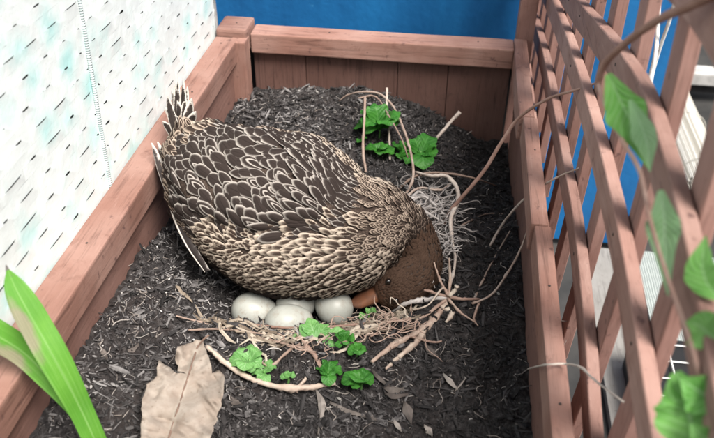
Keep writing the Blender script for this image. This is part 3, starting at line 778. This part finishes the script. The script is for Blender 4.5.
stem([(472, 304, -.1), (492, 294, -.09), (508, 272, -.08), (522, 246, -.06), (531, 215, -.04), (537, 190, -.02), (530, 176, -.01)], [.0014, .0014, .0014, .0013, .0012, .0011, .001], 'long thin twig curving up against the right rim', tone=.55, group=GS)
stem([(473, 302), (479, 288), (490, 266), (500, 248), (510, 231, -.09)], [.0015, .0014, .0013, .0012, .001], 'thin straight twig rising from the root crown over bare soil', tone=.5, group=GS)
stem([(528, 369, -.07), (545, 365, .006), (565, 364, .006), (580, 367, .03), (597, 382, .05), (624, 402, .06)], .0010, 'pale thread of a twig lying over the right rim', tone=.9, group=GS)
stem([(176, 316), (200, 322), (232, 330), (262, 338), (290, 345), (316, 352)], [.001, .0014, .0016, .0016, .0014, .001], 'thin grey brown twig lying in front of the eggs', tone=.45, group=GS)
stem([(188, 330), (215, 329), (250, 332), (285, 340), (310, 352)], [.001, .0012, .0012, .0012, .001], 'thin twig just below the one before the eggs', tone=.3, group=GS)
stem([(238, 320), (262, 326), (300, 328, -.105), (340, 326, -.10), (380, 322, -.1), (402, 320)], [.001, .0015, .0016, .0016, .0015, .001], 'reddish twig running under the front egg to the roots', tone=.2, mat=m_root, group=GS)
# lower vine
stem([(206, 346, -.095), (222, 360), (240, 373), (262, 383), (288, 388), (312, 387), (335, 383)], [.0024, .0034, .0036, .0034, .0036, .0032, .0026], 'thick pinkish bare stem curving below the nest beside the dead leaf', mat=m_root, tone=.75, name='bare_stem', soil_lift=.006)
stem([(296, 392), (301, 384), (306, 378)], .0018, 'tiny stub sticking out of the thick pinkish stem', mat=m_root, tone=.7, name='stem_stub')
stem([(258, 360), (270, 366), (283, 356), (292, 348), (300, 344)], .0016, 'small forked brown twig among the lower seedlings', tone=.35, group=GS)
stem([(305, 345), (315, 356), (322, 368), (330, 378)], [.003, .0028, .0024, .002], 'stubby pink root piece under the pale green leaves', mat=m_root, tone=.35, name='root_piece')
# root crown with radiating roots : one plant
rcn = surf_pt(447, 299, .012)
rt = empty('withered_plant', rcn); tag(rt, 'pinkish root crown with radiating roots and stem stubs beside the duck head', 'plant')
def root(pts, rads, tone=.6, mat=m_root, sides=8):
    q = [Z(*p) if len(p) == 3 else surf_pt(p[0], p[1], .0065) for p in pts]
    if isinstance(rads, float): rads = [rads]*len(pts)
    rads = [x*(.72 if mat is m_root else .6) for x in rads]
    g = tube_geo(q, rads, sides, 6, .9)
    link('root', mesh('root', g[0], g[1], tone=[tone + .25*noise.noise(Vector(v_)*70) for v_ in g[0]]), rt, mat, True)
root([(448, 296, -.092), (440, 312, -.098), (428, 326, -.10), (412, 335), (392, 346), (372, 362)], [.005, .0058, .0056, .0046, .0040, .0024], .62)
root([(426, 328, -.099), (415, 343), (400, 356), (386, 369)], [.004, .0042, .0036, .0020], .7)
root([(440, 306, -.094), (452, 312, -.098), (446, 322)], [.004, .0038, .002], .85)
root([(448, 297, -.090), (425, 300, -.09), (405, 304, -.095), (392, 312)], [.004, .0042, .004, .002], .85, m_greyroot)
root([(449, 297, -.089), (432, 292, -.085), (424, 290, -.08)], [.003, .0022, .0015], .35)
root([(449, 297, -.088), (462, 299, -.092), (479, 299, -.1)], [.003, .0024, .0018], .3)
root([(449, 296, -.086), (440, 280, -.075), (434, 262, -.06)], [.0024, .0018, .001], .5)
root([(449, 296, -.086), (450, 276, -.07), (449, 258, -.05)], [.0024, .0018, .001], .6)
root([(449, 296, -.086), (455, 290, -.08), (457, 286, -.075)], [.003, .003, .0034], .95)
root([(480, 300, -.1), (474, 318), (478, 326)], [.0018, .0014, .001], .4)
root([(448, 298, -.088), (460, 312), (475, 322)], [.002, .0016, .001], .5)
root([(446, 300, -.088), (420, 318, -.1), (398, 318, -.1), (372, 336)], [.0024, .002, .0016, .001], .5)
root([(410, 336), (432, 342), (442, 341)], [.0022, .0016, .001], .3)
root([(449, 295, -.087), (443, 288, -.08), (428, 305, -.08), (412, 310, -.09)], .0014, .8)
for k in range(9):
    rn = random.Random(90+k); a_ = (398+rn.uniform(-6, 10), 216+rn.uniform(-10, 22)); b_ = (418+rn.uniform(-6, 8), 200+rn.uniform(-10, 26)); c3 = (436+rn.uniform(-6, 12), 190+rn.uniform(-8, 34))
    root([(a_[0], a_[1], -.085), (b_[0], b_[1], -.078+rn.uniform(-.008, .008)), (c3[0], c3[1], -.088)], [.0030, rn.uniform(.002, .004), .001], rn.uniform(.5, .9), m_greyroot)
for k in range(7):
    rn = random.Random(190+k); x_ = 426+rn.uniform(-6, 10); y_ = 228+k*8
    root([(x_-8, y_-10, -.088), (x_, y_, -.08), (x_+rn.uniform(-4, 8), y_+12, -.088)], [.0025, rn.uniform(.002, .0042), .001], rn.uniform(.4, .85), m_greyroot)
m_straw = toned('dry grass', (.13, .10, .075), (.27, .22, .17), (.44, .38, .31), .8, .2, 120)
rn = random.Random(77); vs, fs, tn = [], [], []
for k in range(125):
    u_ = rn.random(); ang = -2.2 + u_*2.3 if rn.random() < .9 else rn.uniform(-2.9, .9)
    rr_ = rn.gauss(1, .10); cxp = NEST.x + .135*rr_*math.cos(ang); cyp = NEST.y - .012 + .098*rr_*math.sin(ang); L = rn.uniform(.018, .060); w_ = rn.uniform(.0006, .0020)
    a_ = ang + math.pi/2 + rn.gauss(0, .45); bend = rn.gauss(0, .35)+.25; kink = rn.randint(1, 4); o_ = len(vs)
    for q in range(6):
        f_ = q/5-.5; aa = a_ + bend*f_*2 + (.4*rn.choice((-1, 1)) if q == kink else 0); x_ = cxp + math.cos(aa)*L*f_; y_ = cyp + math.sin(aa)*L*f_
        z_ = soil_z(x_, y_) + .0015 + .005*rn.random() + .004*abs(f_); s = Vector((-math.sin(aa), math.cos(aa), .3))*w_*(.25 if q in (0, 5) else 1); c_ = Vector((x_, y_, z_))
        vs += [c_-s, c_+Vector((0, 0, w_*.5)), c_+s]; tn += [0]*3
    tt = rn.random()
    for q in range(18): tn[o_+q] = tt
    for q in range(5):
        for e in range(2): fs.append((o_+q*3+e, o_+q*3+e+1, o_+q*3+e+4, o_+q*3+e+3))
o = link('dry_grass', mesh('dry_grass', vs, fs, tone=tn), None, m_straw); tag(o, 'flattened dry grass blades lying round the rim of the nest', 'grass', kind='stuff')
# tangle of hair roots (nobody can count them)
def tangle(cx, cy, sx, sy, n, tone, rad, seed, curl=.9, zl=(.003, .02), ln=(.02, .05)):
    rn = random.Random(seed); bag = Bag()
    for _ in range(n):
        p = surf_pt(cx+rn.gauss(0, sx), cy+rn.gauss(0, sy), rn.uniform(*zl)); a_ = rn.uniform(0, 6.28); q = [p.copy()]; L = rn.uniform(*ln); el = rn.gauss(.1, .35)
        for k in range(6):
            a_ += rn.gauss(0, curl); el = el*.7+rn.gauss(0, .3); p = p + Vector((math.cos(a_), math.sin(a_), math.sin(el)*.6))*(L/6)
            g_ = soil_z(p.x, p.y)+.001
            if p.z < g_: p.z = g_
            q.append(p.copy())
        r_ = rad*rn.uniform(.6, 1.5)
        bag.add(tube_geo(q, [r_]*6+[r_*.4], 5, 3), max(0, min(1, tone+rn.gauss(0, .2))))
    return bag
bg_ = tangle(376, 321, 13, 5, 42, .6, .0005, 5)
for a_ in (tangle(398, 332, 12, 7, 22, .7, .0005, 6), tangle(325, 338, 20, 8, 16, .4, .0005, 12)): bg_.add((a_.v, a_.f)); 
o = link('hair_roots', bg_.mesh('hair_roots'), None, m_root, True); tag(o, 'tangle of fine pinkish hair roots in front of the duck bill', 'roots', kind='stuff')
bg2 = tangle(418, 205, 13, 8, 120, .55, .0007, 7, .55, (.008, .032), (.02, .055)); b2 = tangle(441, 238, 8, 17, 200, .5, .0006, 8, .9, (.004, .028), (.012, .03))
b2t = list(b2.t); o0 = len(bg2.v); bg2.v += b2.v; bg2.f += [tuple(k+o0 for k in f_) for f_ in b2.f]; bg2.t += b2t
b3 = tangle(434, 216, 12, 12, 70, .6, .0009, 9, .6, (.004, .028), (.02, .05)); o0 = len(bg2.v); bg2.v += b3.v; bg2.f += [tuple(k+o0 for k in f_) for f_ in b3.f]; bg2.t += b3.t
o = link('root_mass', bg2.mesh('root_mass'), None, m_greyroot, True); tag(o, 'grey matted mass of dried roots between the duck head and the seedlings', 'roots', kind='stuff')
bg3 = Bag(); 
for s_, (cx, cy, sx, sy, n_, tn_) in enumerate([(300, 110, 45, 10, 40, .4), (420, 180, 40, 20, 26, .5), (150, 300, 45, 40, 60, .4), (430, 380, 60, 30, 22, .3), (300, 400, 70, 25, 26, .4), (250, 345, 50, 12, 30, .45), (490, 300, 30, 60, 16, .35)]):
    q = tangle(cx, cy, sx, sy, n_, tn_, .00038, 20+s_, .35, (.001, .005), (.006, .022)); o0 = len(bg3.v); bg3.v += q.v; bg3.f += [tuple(k+o0 for k in f_) for f_ in q.f]; bg3.t += q.t
o = link('dry_fibres', bg3.mesh('dry_fibres'), None, m_pale, True); tag(o, 'curled dry fibres and bits of straw strewn over the soil', 'fibres', kind='stuff')

# ------------------------------------------------------------------ leaves
def leaf_mat(name, c1, c2, vein, trans=.35, scale=60, rough=.45, par=False, vs_=.5):
    m_, t, b = newmat(name, rough, .35); uv = t.nodes.new('ShaderNodeUVMap'); sx = t.nodes.new('ShaderNodeSeparateXYZ'); t.links.new(uv.outputs[0], sx.inputs[0])
    av = math_(t, 'ABSOLUTE', math_(t, 'MULTIPLY_ADD', sx.outputs[1], 2, -1)); v = coords(t); n_ = ntex(t, v, scale, 4)
    c_ = ramp(t, n_, [(.35, c1), (.65, c2)])
    wv_ = t.nodes.new('ShaderNodeTexWave'); wv_.inputs['Scale'].default_value = 2.2; wv_.inputs['Distortion'].default_value = .6; cb = t.nodes.new('ShaderNodeCombineXYZ')
    t.links.new(math_(t, 'SUBTRACT', sx.outputs[0], math_(t, 'MULTIPLY', av, .3)), cb.inputs[0]); t.links.new(cb.outputs[0], wv_.inputs[0])
    if par: t.links.new(math_(t, 'MULTIPLY', av, 3.0), cb.inputs[0]); n_2 = coords(t, (.1, .1, .1))
    vn = math_(t, 'MAXIMUM', ramp(t, av, [(.02, (.8, .8, .8)), (.09, (0, 0, 0))]), ramp(t, wv_.outputs[1], [(.86, (0, 0, 0)), (1, (vs_,)*3)]))
    c_ = mix(t, vn, c_, vein); t.links.new(c_, b.inputs['Base Color']); bump(t, b, wv_.outputs[1], .3, .001)
    tr_ = t.nodes.new('ShaderNodeBsdfTranslucent'); t.links.new(c_, tr_.inputs[0]); mx = t.nodes.new('ShaderNodeMixShader'); mx.inputs[0].default_value = trans
    out = t.nodes['Material Output']; t.links.new(b.outputs[0], mx.inputs[1]); t.links.new(tr_.outputs[0], mx.inputs[2]); t.links.new(mx.outputs[0], out.inputs[0])
    return m_
m_lf = leaf_mat('seedling leaf', (.025, .14, .016), (.07, .28, .035), (.11, .33, .07))
m_lfp = leaf_mat('pale seedling leaf', (.12, .32, .08), (.21, .46, .14), (.32, .54, .24))
m_strap = leaf_mat('strap leaf', (.085, .27, .025), (.14, .36, .04), (.24, .44, .13), .3, 22, .45, True, .35)
m_brownleaf = leaf_mat('withered strap tip', (.26, .30, .13), (.36, .31, .22), (.36, .46, .22), .3, 60, .6, True, .4)
m_vleaf = leaf_mat('vine leaf', (.12, .38, .06), (.24, .54, .14), (.36, .62, .28), .35, 30)
m_vpale = leaf_mat('pale vine leaf', (.24, .46, .20), (.34, .56, .30), (.45, .66, .42), .35, 30)
m_dead = leaf_mat('dead leaf', (.29, .24, .20), (.40, .345, .295), (.42, .37, .315), .2, 45, .75, False, .18)

def blade(pts, widths, nrm, fold=.12, ruffle=0.0, nv_=8, n=5, seed=0, lobes=0.0, lf=9.0):
    """leaf along pts: returns verts, faces, uvs"""
    q = catmull([Vector((*p, w_)) for p, w_ in zip(pts, widths)], n); c_ = [Vector(p[:3]) for p in q]; vs, fs, uv = [], [], []
    nrm = Vector(nrm).normalized()
    for i, p in enumerate(c_):
        t_ = (c_[min(i+1, len(c_)-1)]-c_[max(i-1, 0)]).normalized(); s = nrm.cross(t_).normalized(); u_ = t_.cross(s); w_ = max(q[i][3], .0004); f_ = i/(len(c_)-1)
        for j in range(nv_+1):
            a_ = j/nv_*2-1
            e = 1 + lobes*(math.sin(f_*lf*6.28+seed + (1.3 if a_ > 0 else 0)))*abs(a_)
            vs.append(p + s*(a_*w_/2*e) + u_*(abs(a_)*fold*w_ + ruffle*w_*abs(a_)**2*math.sin(f_*19+seed+a_*2)))
            uv.append((f_, j/nv_))
    for i in range(len(c_)-1):
        for j in range(nv_): fs.append((i*(nv_+1)+j, (i+1)*(nv_+1)+j, (i+1)*(nv_+1)+j+1, i*(nv_+1)+j+1))
    return vs, fs, uv
def seedling(px, py, size, n, label, mat=m_lf, lift=.012, seed=0, spread=1.0, name='seedling', elev=(.3, 1.0)):
    rn = random.Random(seed); c0 = surf_pt(px, py, 0); root_ = empty(name, c0); tag(root_, label, 'seedling', 'small green seedlings in the soil')
    link('stem', mesh('stem', *tube_geo([c0-Vector((0, 0, .004)), c0+Vector((.001, 0, lift*.6)), c0+Vector((0, 0, lift))], [.0014, .0012, .001], 6, 3)), root_, m_lfstem, True)
    a0 = rn.uniform(0, 6.28)
    for k in range(n):
        a_ = a0 + k*2.4 + rn.gauss(0, .2); el = rn.uniform(*elev); L = size*1.3*rn.uniform(.7, 1.15)*(1 if k else 1.1)
        d = Vector((math.cos(a_)*math.cos(el), math.sin(a_)*math.cos(el), math.sin(el))); b0 = c0+Vector((0, 0, lift*rn.uniform(.5, 1)))
        side = Vector((0, 0, 1)); p = [b0, b0+d*L*.25*spread, b0+d*L*.55*spread+Vector((0, 0, .002)), b0+d*L*.85*spread-Vector((0, 0, .1*L)), b0+d*L*spread-Vector((0, 0, .28*L))]
        w_ = L*rn.uniform(.75, .95)
        me = mesh('leaf', *blade(p, [w_*.16, w_*.55, w_, w_*.8, w_*.08], side, .05, rn.uniform(.04, .10), 8, 4, rn.uniform(0, 6), .07, 1.6))
        link('leaf', me, root_, mat, True)
m_lfstem = simple('green stem', (.10, .28, .06), (.2, .38, .12), 80)
seedling(379, 138, .029, 12, 'tall ruffled green seedling at the back between two upright stems', seed=1, lift=.026, elev=(.0, 1.1))
seedling(378, 158, .017, 6, 'small green seedling at the foot of the tallest rear one', seed=2, lift=.012)
seedling(363, 146, .008, 4, 'tiny green sprig left of the rear seedlings', seed=3, lift=.010)
seedling(420, 164, .026, 10, 'ruffled green seedling beside the short thick pale stick', seed=4, lift=.022, elev=(0, 1.1))
seedling(401, 158, .017, 5, 'small green seedling touching the left side of the one by the stick', seed=5, lift=.012)
seedling(250, 366, .016, 6, 'pale green seedling right of the dead leaf', m_lfp, seed=6, lift=.010, elev=(0, .6))
seedling(264, 376, .013, 5, 'light green seedling just above the thick pinkish stem', m_lfp, seed=7, lift=.008, elev=(0, .6))
seedling(288, 382, .008, 4, 'tiny pale seedling on the thick pinkish stem', m_lfp, seed=8, lift=.008)
seedling(328, 380, .015, 8, 'dark green curled seedling at the end of the thick pinkish stem', seed=9, lift=.012, elev=(.1, 1.2))
seedling(361, 388, .014, 9, 'round curly dark green seedling, lowest of all', seed=10, lift=.010, elev=(.1, 1.2))
seedling(345, 348, .012, 5, 'dark green seedling half under the pale leaves before the eggs', seed=11, lift=.010)
seedling(357, 356, .012, 6, 'small dark green seedling just right of the one under the pale leaves', seed=12, lift=.008)
seedling(368, 322, .010, 3, 'single pale green leaflet by the duck bill', m_lfp, seed=13, lift=.016, elev=(.3, .7))
# pale leafy sprig draped over the front egg
sp = surf_pt(318, 345, 0); spr = empty('pale_sprig', sp); tag(spr, 'pale bright green leafy sprig lying over the front egg', 'sprig')
for (a_, m0, b_, w_) in [((322, 344, -.1), (312, 334, -.094), (300, 325, -.092), .022), ((318, 340, -.1), (312, 328, -.09), (308, 318, -.088), .018), ((320, 340, -.1), (334, 336, -.095), (352, 333, -.097), .018),
                        ((308, 342, -.105), (300, 338, -.097), (292, 336, -.1), .014), ((322, 342, -.1), (330, 344, -.098), (340, 342, -.1), .014), ((318, 340, -.098), (322, 330, -.093), (328, 324, -.095), .014)]:
    P_ = [Z(*a_), Z(*m0), Z(*b_)]
    link('leaf', mesh('leaf', *blade([P_[0], (P_[0]+P_[1])/2, P_[1], (P_[1]+P_[2])/2, P_[2]], [w_*.25, w_*.8, w_, w_*.85, w_*.1], (0, -.35, 1), .05, .10, 8, 4, w_*300, .12, 2)), spr, m_lfp, True)
link('stem', mesh('stem', *tube_geo([sp, Z(318, 343, -.108), Z(319, 340, -.1)], [.0015]*3, 6, 3)), spr, m_lfstem, True)

t = m_dead.node_tree; b = t.nodes['Principled BSDF']; src = b.inputs['Base Color'].links[0].from_socket; v = coords(t)
cc = mix(t, ramp(t, ntex(t, v, 300, 3), [(.28, (.8, .8, .8)), (.36, (0, 0, 0))]), src, (.13, .085, .055))
cc = mix(t, ramp(t, ntex(t, v, 38, 5, .7), [(.44, (0, 0, 0)), (.66, (.75, .75, .75))]), cc, (.28, .215, .17)); t.links.new(cc, b.inputs['Base Color'])
t = m_egg.node_tree; b = t.nodes['Principled BSDF']; src = b.inputs['Base Color'].links[0].from_socket; v = coords(t)
cc = mix(t, ramp(t, ntex(t, v, 60, 6, .75), [(.50, (0, 0, 0)), (.70, (.7, .7, .7))]), src, (.24, .19, .14))
cc = mix(t, ramp(t, ntex(t, v, 420, 2), [(.26, (.6, .6, .6)), (.33, (0, 0, 0))]), cc, (.16, .12, .09)); t.links.new(cc, b.inputs['Base Color'])
# dead leaf, lower left
dl = empty('dead_leaf', surf_pt(185, 395, .004)); tag(dl, 'large curled beige dead leaf with torn edge lying on the soil', 'leaf')
def outline_leaf():
    L_ = [(142, 404), (140, 445), (150, 476), (178, 470), (206, 446), (222, 404), (224, 375), (219, 370), (212, 371), (208, 357), (203, 341), (196, 339), (189, 343), (177, 347), (175, 358), (178, 370), (187, 375), (172, 370), (158, 360), (157, 376), (146, 385)]
    rib = [(168, 436), (180, 405), (188, 380), (196, 352)]
    rn = random.Random(4); pts = []
    for i in range(len(L_)):
        a_ = Vector(L_[i]); b_ = Vector(L_[(i+1) % len(L_)])
        n_ = max(2, int((b_-a_).length/4))
        for k in range(n_):
            p = a_+(b_-a_)*k/n_; pts.append(p + Vector((rn.gauss(0, .7), rn.gauss(0, .7))))
    return pts
def dist_rib(p):
    a_, b_ = Vector((168, 440)), Vector((197, 348)); d = b_-a_; return ((p-a_).x*d.y-(p-a_).y*d.x)/d.length
ol = outline_leaf(); bm = bmesh.new()
vv = [bm.verts.new((p.x, p.y, 0)) for p in ol]; f0 = bm.faces.new(vv)
r_ = bmesh.ops.triangulate(bm, faces=[f0]); 
for _ in range(3): bmesh.ops.subdivide_edges(bm, edges=[e for e in bm.edges if e.calc_length() > 5], cuts=1, use_grid_fill=True); bmesh.ops.triangulate(bm, faces=bm.faces)
uvl = bm.loops.layers.uv.new('UVMap')
for f_ in bm.faces:
    for l in f_.loops:
        d = dist_rib(Vector((l.vert.co.x, l.vert.co.y))); l[uvl].uv = ((440-l.vert.co.y)/100, .5+d/90)
def dl_z(px, py):
    d = abs(dist_rib(Vector((px, py)))); side = math.sin((py + d*.7)*.42)*min(1, d/12)
    c_ = noise.noise(Vector((px*.045, py*.045, 3)))*.015 + noise.noise(Vector((px*.13, py*.13, 5)))*.0055 + noise.noise(Vector((px*.33, py*.33, 7)))*.0018
    return -.083 + (d/40)**2*.014 + c_ + .0011*side + .003*math.sin(px*.2+py*.11)*min(1, d/18) - .0012*math.exp(-d*d/6)
for v_ in bm.verts:
    v_.co = Z(v_.co.x, v_.co.y, dl_z(v_.co.x, v_.co.y))
me = bpy.data.meshes.new('dead_leaf'); bm.to_mesh(me); bm.free()
lb = link('blade', me, dl, m_dead, True); so_ = lb.modifiers.new('thickness', 'SOLIDIFY'); so_.thickness = .0006
link('midrib', mesh('midrib', *tube_geo([Z(x_, y_, dl_z(x_, y_)+.0012) for x_, y_ in [(168+(440-yy)*29/92, yy) for yy in range(450, 344, -6)]]+[Z(203, 340, -.078), Z(209, 335, -.074)], [.0009]*18+[.001, .0011], 6, 5)), dl, m_stem, True)


STV = .92
# ------------------------------------------------------------------ strap leaf plant, front left
t = m_strap.node_tree; b = t.nodes['Principled BSDF']; src = b.inputs['Base Color'].links[0].from_socket
um = t.nodes.new('ShaderNodeUVMap'); mp = t.nodes.new('ShaderNodeMapping'); mp.inputs['Scale'].default_value = (1.6, 46, 1); t.links.new(um.outputs[0], mp.inputs[0]); stn = ntex(t, mp.outputs[0], 1.0, 4, .6)
cc = mix(t, ramp(t, stn, [(.35, (.55, .55, .55)), (.55, (0, 0, 0))]), src, (.075, .27, .02)); cc = mix(t, ramp(t, stn, [(.56, (0, 0, 0)), (.72, (.6, .6, .6))]), cc, (.36, .60, .22))
sx_ = t.nodes.new('ShaderNodeSeparateXYZ'); t.links.new(um.outputs[0], sx_.inputs[0])
du = math_(t, 'MULTIPLY', math_(t, 'SUBTRACT', sx_.outputs[0], .66), 5.5); dv = math_(t, 'MULTIPLY', math_(t, 'SUBTRACT', sx_.outputs[1], STV), 2.6)
rr_ = math_(t, 'ADD', math_(t, 'MULTIPLY', du, du), math_(t, 'MULTIPLY', dv, dv)); rr_ = math_(t, 'ADD', rr_, math_(t, 'MULTIPLY_ADD', ntex(t, coords(t), 55, 4), 1.6, -.8)); rr_ = math_(t, 'ADD', rr_, math_(t, 'MULTIPLY_ADD', stn, .8, -.4))
msk = ramp(t, rr_, [(.25, (.85, .85, .85)), (.95, (0, 0, 0))])
cc = mix(t, msk, cc, ramp(t, stn, [(.35, (.16, .13, .09)), (.6, (.38, .32, .24))])); t.links.new(cc, b.inputs['Base Color']); bump(t, b, stn, .5, .0012)
for n_0 in t.nodes:
    if n_0.type == 'BSDF_TRANSLUCENT': t.links.new(cc, n_0.inputs[0])
st = empty('strap_leaf_plant', Z(112, 470, -.09)); tag(st, 'bright green strap leaves with a withered tip rising at the lower left corner', 'plant')
def lit(px, py, z, w_): return Z(px, py, z), w_
A = [(106, 462, -.06, 16), (95, 440, -.035, 21), (82, 412, -.01, 23), (68, 384, .018, 27), (53, 356, .042, 30), (39, 331, .06, 30), (25, 306, .078, 28), (14, 285, .092, 19), (8, 270, .10, 3)]
pxm = lambda p: (Vector(CAM)-Z(*p[:3])).length/F
link('leaf', mesh('leaf', *blade([Z(*p[:3]) for p in A], [p[3]*pxm(p)*.92 for p in A], (.35, -.5, .8), .07, .01, 10, 6)), st, m_strap, True)
B_ = [(92, 436, -.036, 10), (72, 405, -.014, 17), (50, 379, .006, 23), (24, 353, .028, 27), (-6, 334, .05, 30), (-40, 316, .07, 30)]
link('leaf', mesh('leaf', *blade([Z(p[0], p[1], p[2]-.003) for p in B_], [p[3]*pxm(p)*.9 for p in B_], (.30, -.5, .8), .10, .015, 10, 6, 2)), st, m_strap, True)
cp = [(10, 277, .0965, 5), (8, 271, .0985, 4), (6, 265, .102, 1)]
link('leaf_tip', mesh('leaf', *blade([Z(*p[:3]) for p in cp], [p[3]*pxm(p) for p in cp], (.35, -.5, .8), .1, .02, 6, 4)), st, m_greyroot, True)

# ------------------------------------------------------------------ climbing vine by the trellis
vn = empty('climbing_vine', D(448, 222, .98)); tag(vn, 'leafy vine arching from the soil across the trellis towards the viewer', 'vine')
def vstem(pts, rads, tone=.3):
    q = [Z(p[0], p[1], p[2]) if p[3] == 'z' else D(*p[:3]) for p in pts]; g = tube_geo(q, rads, 8, 6, .25)
    link('stem', mesh('stem', g[0], g[1], tone=[tone+.2*noise.noise(Vector(v_)*50) for v_ in g[0]]), vn, m_vstem, True)
m_vstem = toned('vine stem', (.22, .12, .09), (.36, .22, .175), (.52, .38, .32), .7, .25, 120)
vstem([(442, 226, -.105, 'z'), (452, 209, -.085, 'z'), (470, 188, -.05, 'z'), (486, 168, -.02, 'z'), (504, 138, .02, 'z'), (520, 117, .05, 'z'), (548, 99, .09, 'z'), (576, 90, .12, 'z'), (600, 82, .135, 'z')], [.0026, .0026, .0025, .0024, .0022, .002, .0018, .0015, .0012], .45)
vstem([(598, 92, .58, 'd'), (599, 78, .58, 'd'), (608, 60, .57, 'd'), (632, 38, .54, 'd'), (662, 18, .51, 'd'), (690, 6, .49, 'd'), (730, -14, .46, 'd')], [.0019, .0024, .0027, .0027, .0028, .0030, .0033], .25)
vstem([(598, 84, .58, 'd'), (606, 108, .54, 'd'), (622, 140, .50, 'd'), (640, 172, .48, 'd'), (650, 220, .46, 'd'), (668, 280, .45, 'd'), (690, 340, .44, 'd'), (706, 400, .44, 'd'), (720, 450, .44, 'd')], [.0014, .0013, .0013, .0013, .0012, .0012, .0012, .0013, .0014], .6)
def vleaf(pts, dist, w_px, mat=m_vleaf, nrm=(-.6, -.5, .6), fold=.10, seed=0, prof=(.15, .75, 1, .7, .03), ruf=.04):
    q = [D(px, py, dist) for px, py in pts]; c_ = catmull(q, 2)[::1]
    c5 = [c_[int(round(k*(len(c_)-1)/4))] for k in range(5)]
    link('leaf', mesh('leaf', *blade(c5, [w_px*dist/F*p for p in prof], nrm, fold, ruf, 10, 6, seed)), vn, mat, True)
vleaf([(608, 74), (620, 100), (634, 128), (648, 168)], .50, 40, m_vleaf, seed=1)
vleaf([(630, 100), (640, 122), (648, 148), (650, 172)], .495, 24, m_vpale, seed=2)
vleaf([(661, 190), (664, 215), (665, 245), (668, 296)], .46, 34, m_vpale, seed=3)
vleaf([(722, 300), (708, 285), (702, 262), (706, 236)], .45, 34, m_vleaf, seed=4)
vleaf([(734, 350), (712, 336), (698, 325), (686, 322)], .44, 40, m_vleaf, seed=5)
vleaf([(704, 448), (692, 425), (686, 398), (676, 372)], .44, 58, m_vleaf, seed=6, prof=(.5, .95, 1, .85, .15), ruf=.07)
vleaf([(722, 395), (708, 396), (694, 388), (680, 378)], .435, 42, m_vleaf, seed=7, ruf=.06)
vleaf([(726, 430), (716, 440), (702, 436), (690, 424)], .43, 34, m_vleaf, seed=8, ruf=.06)
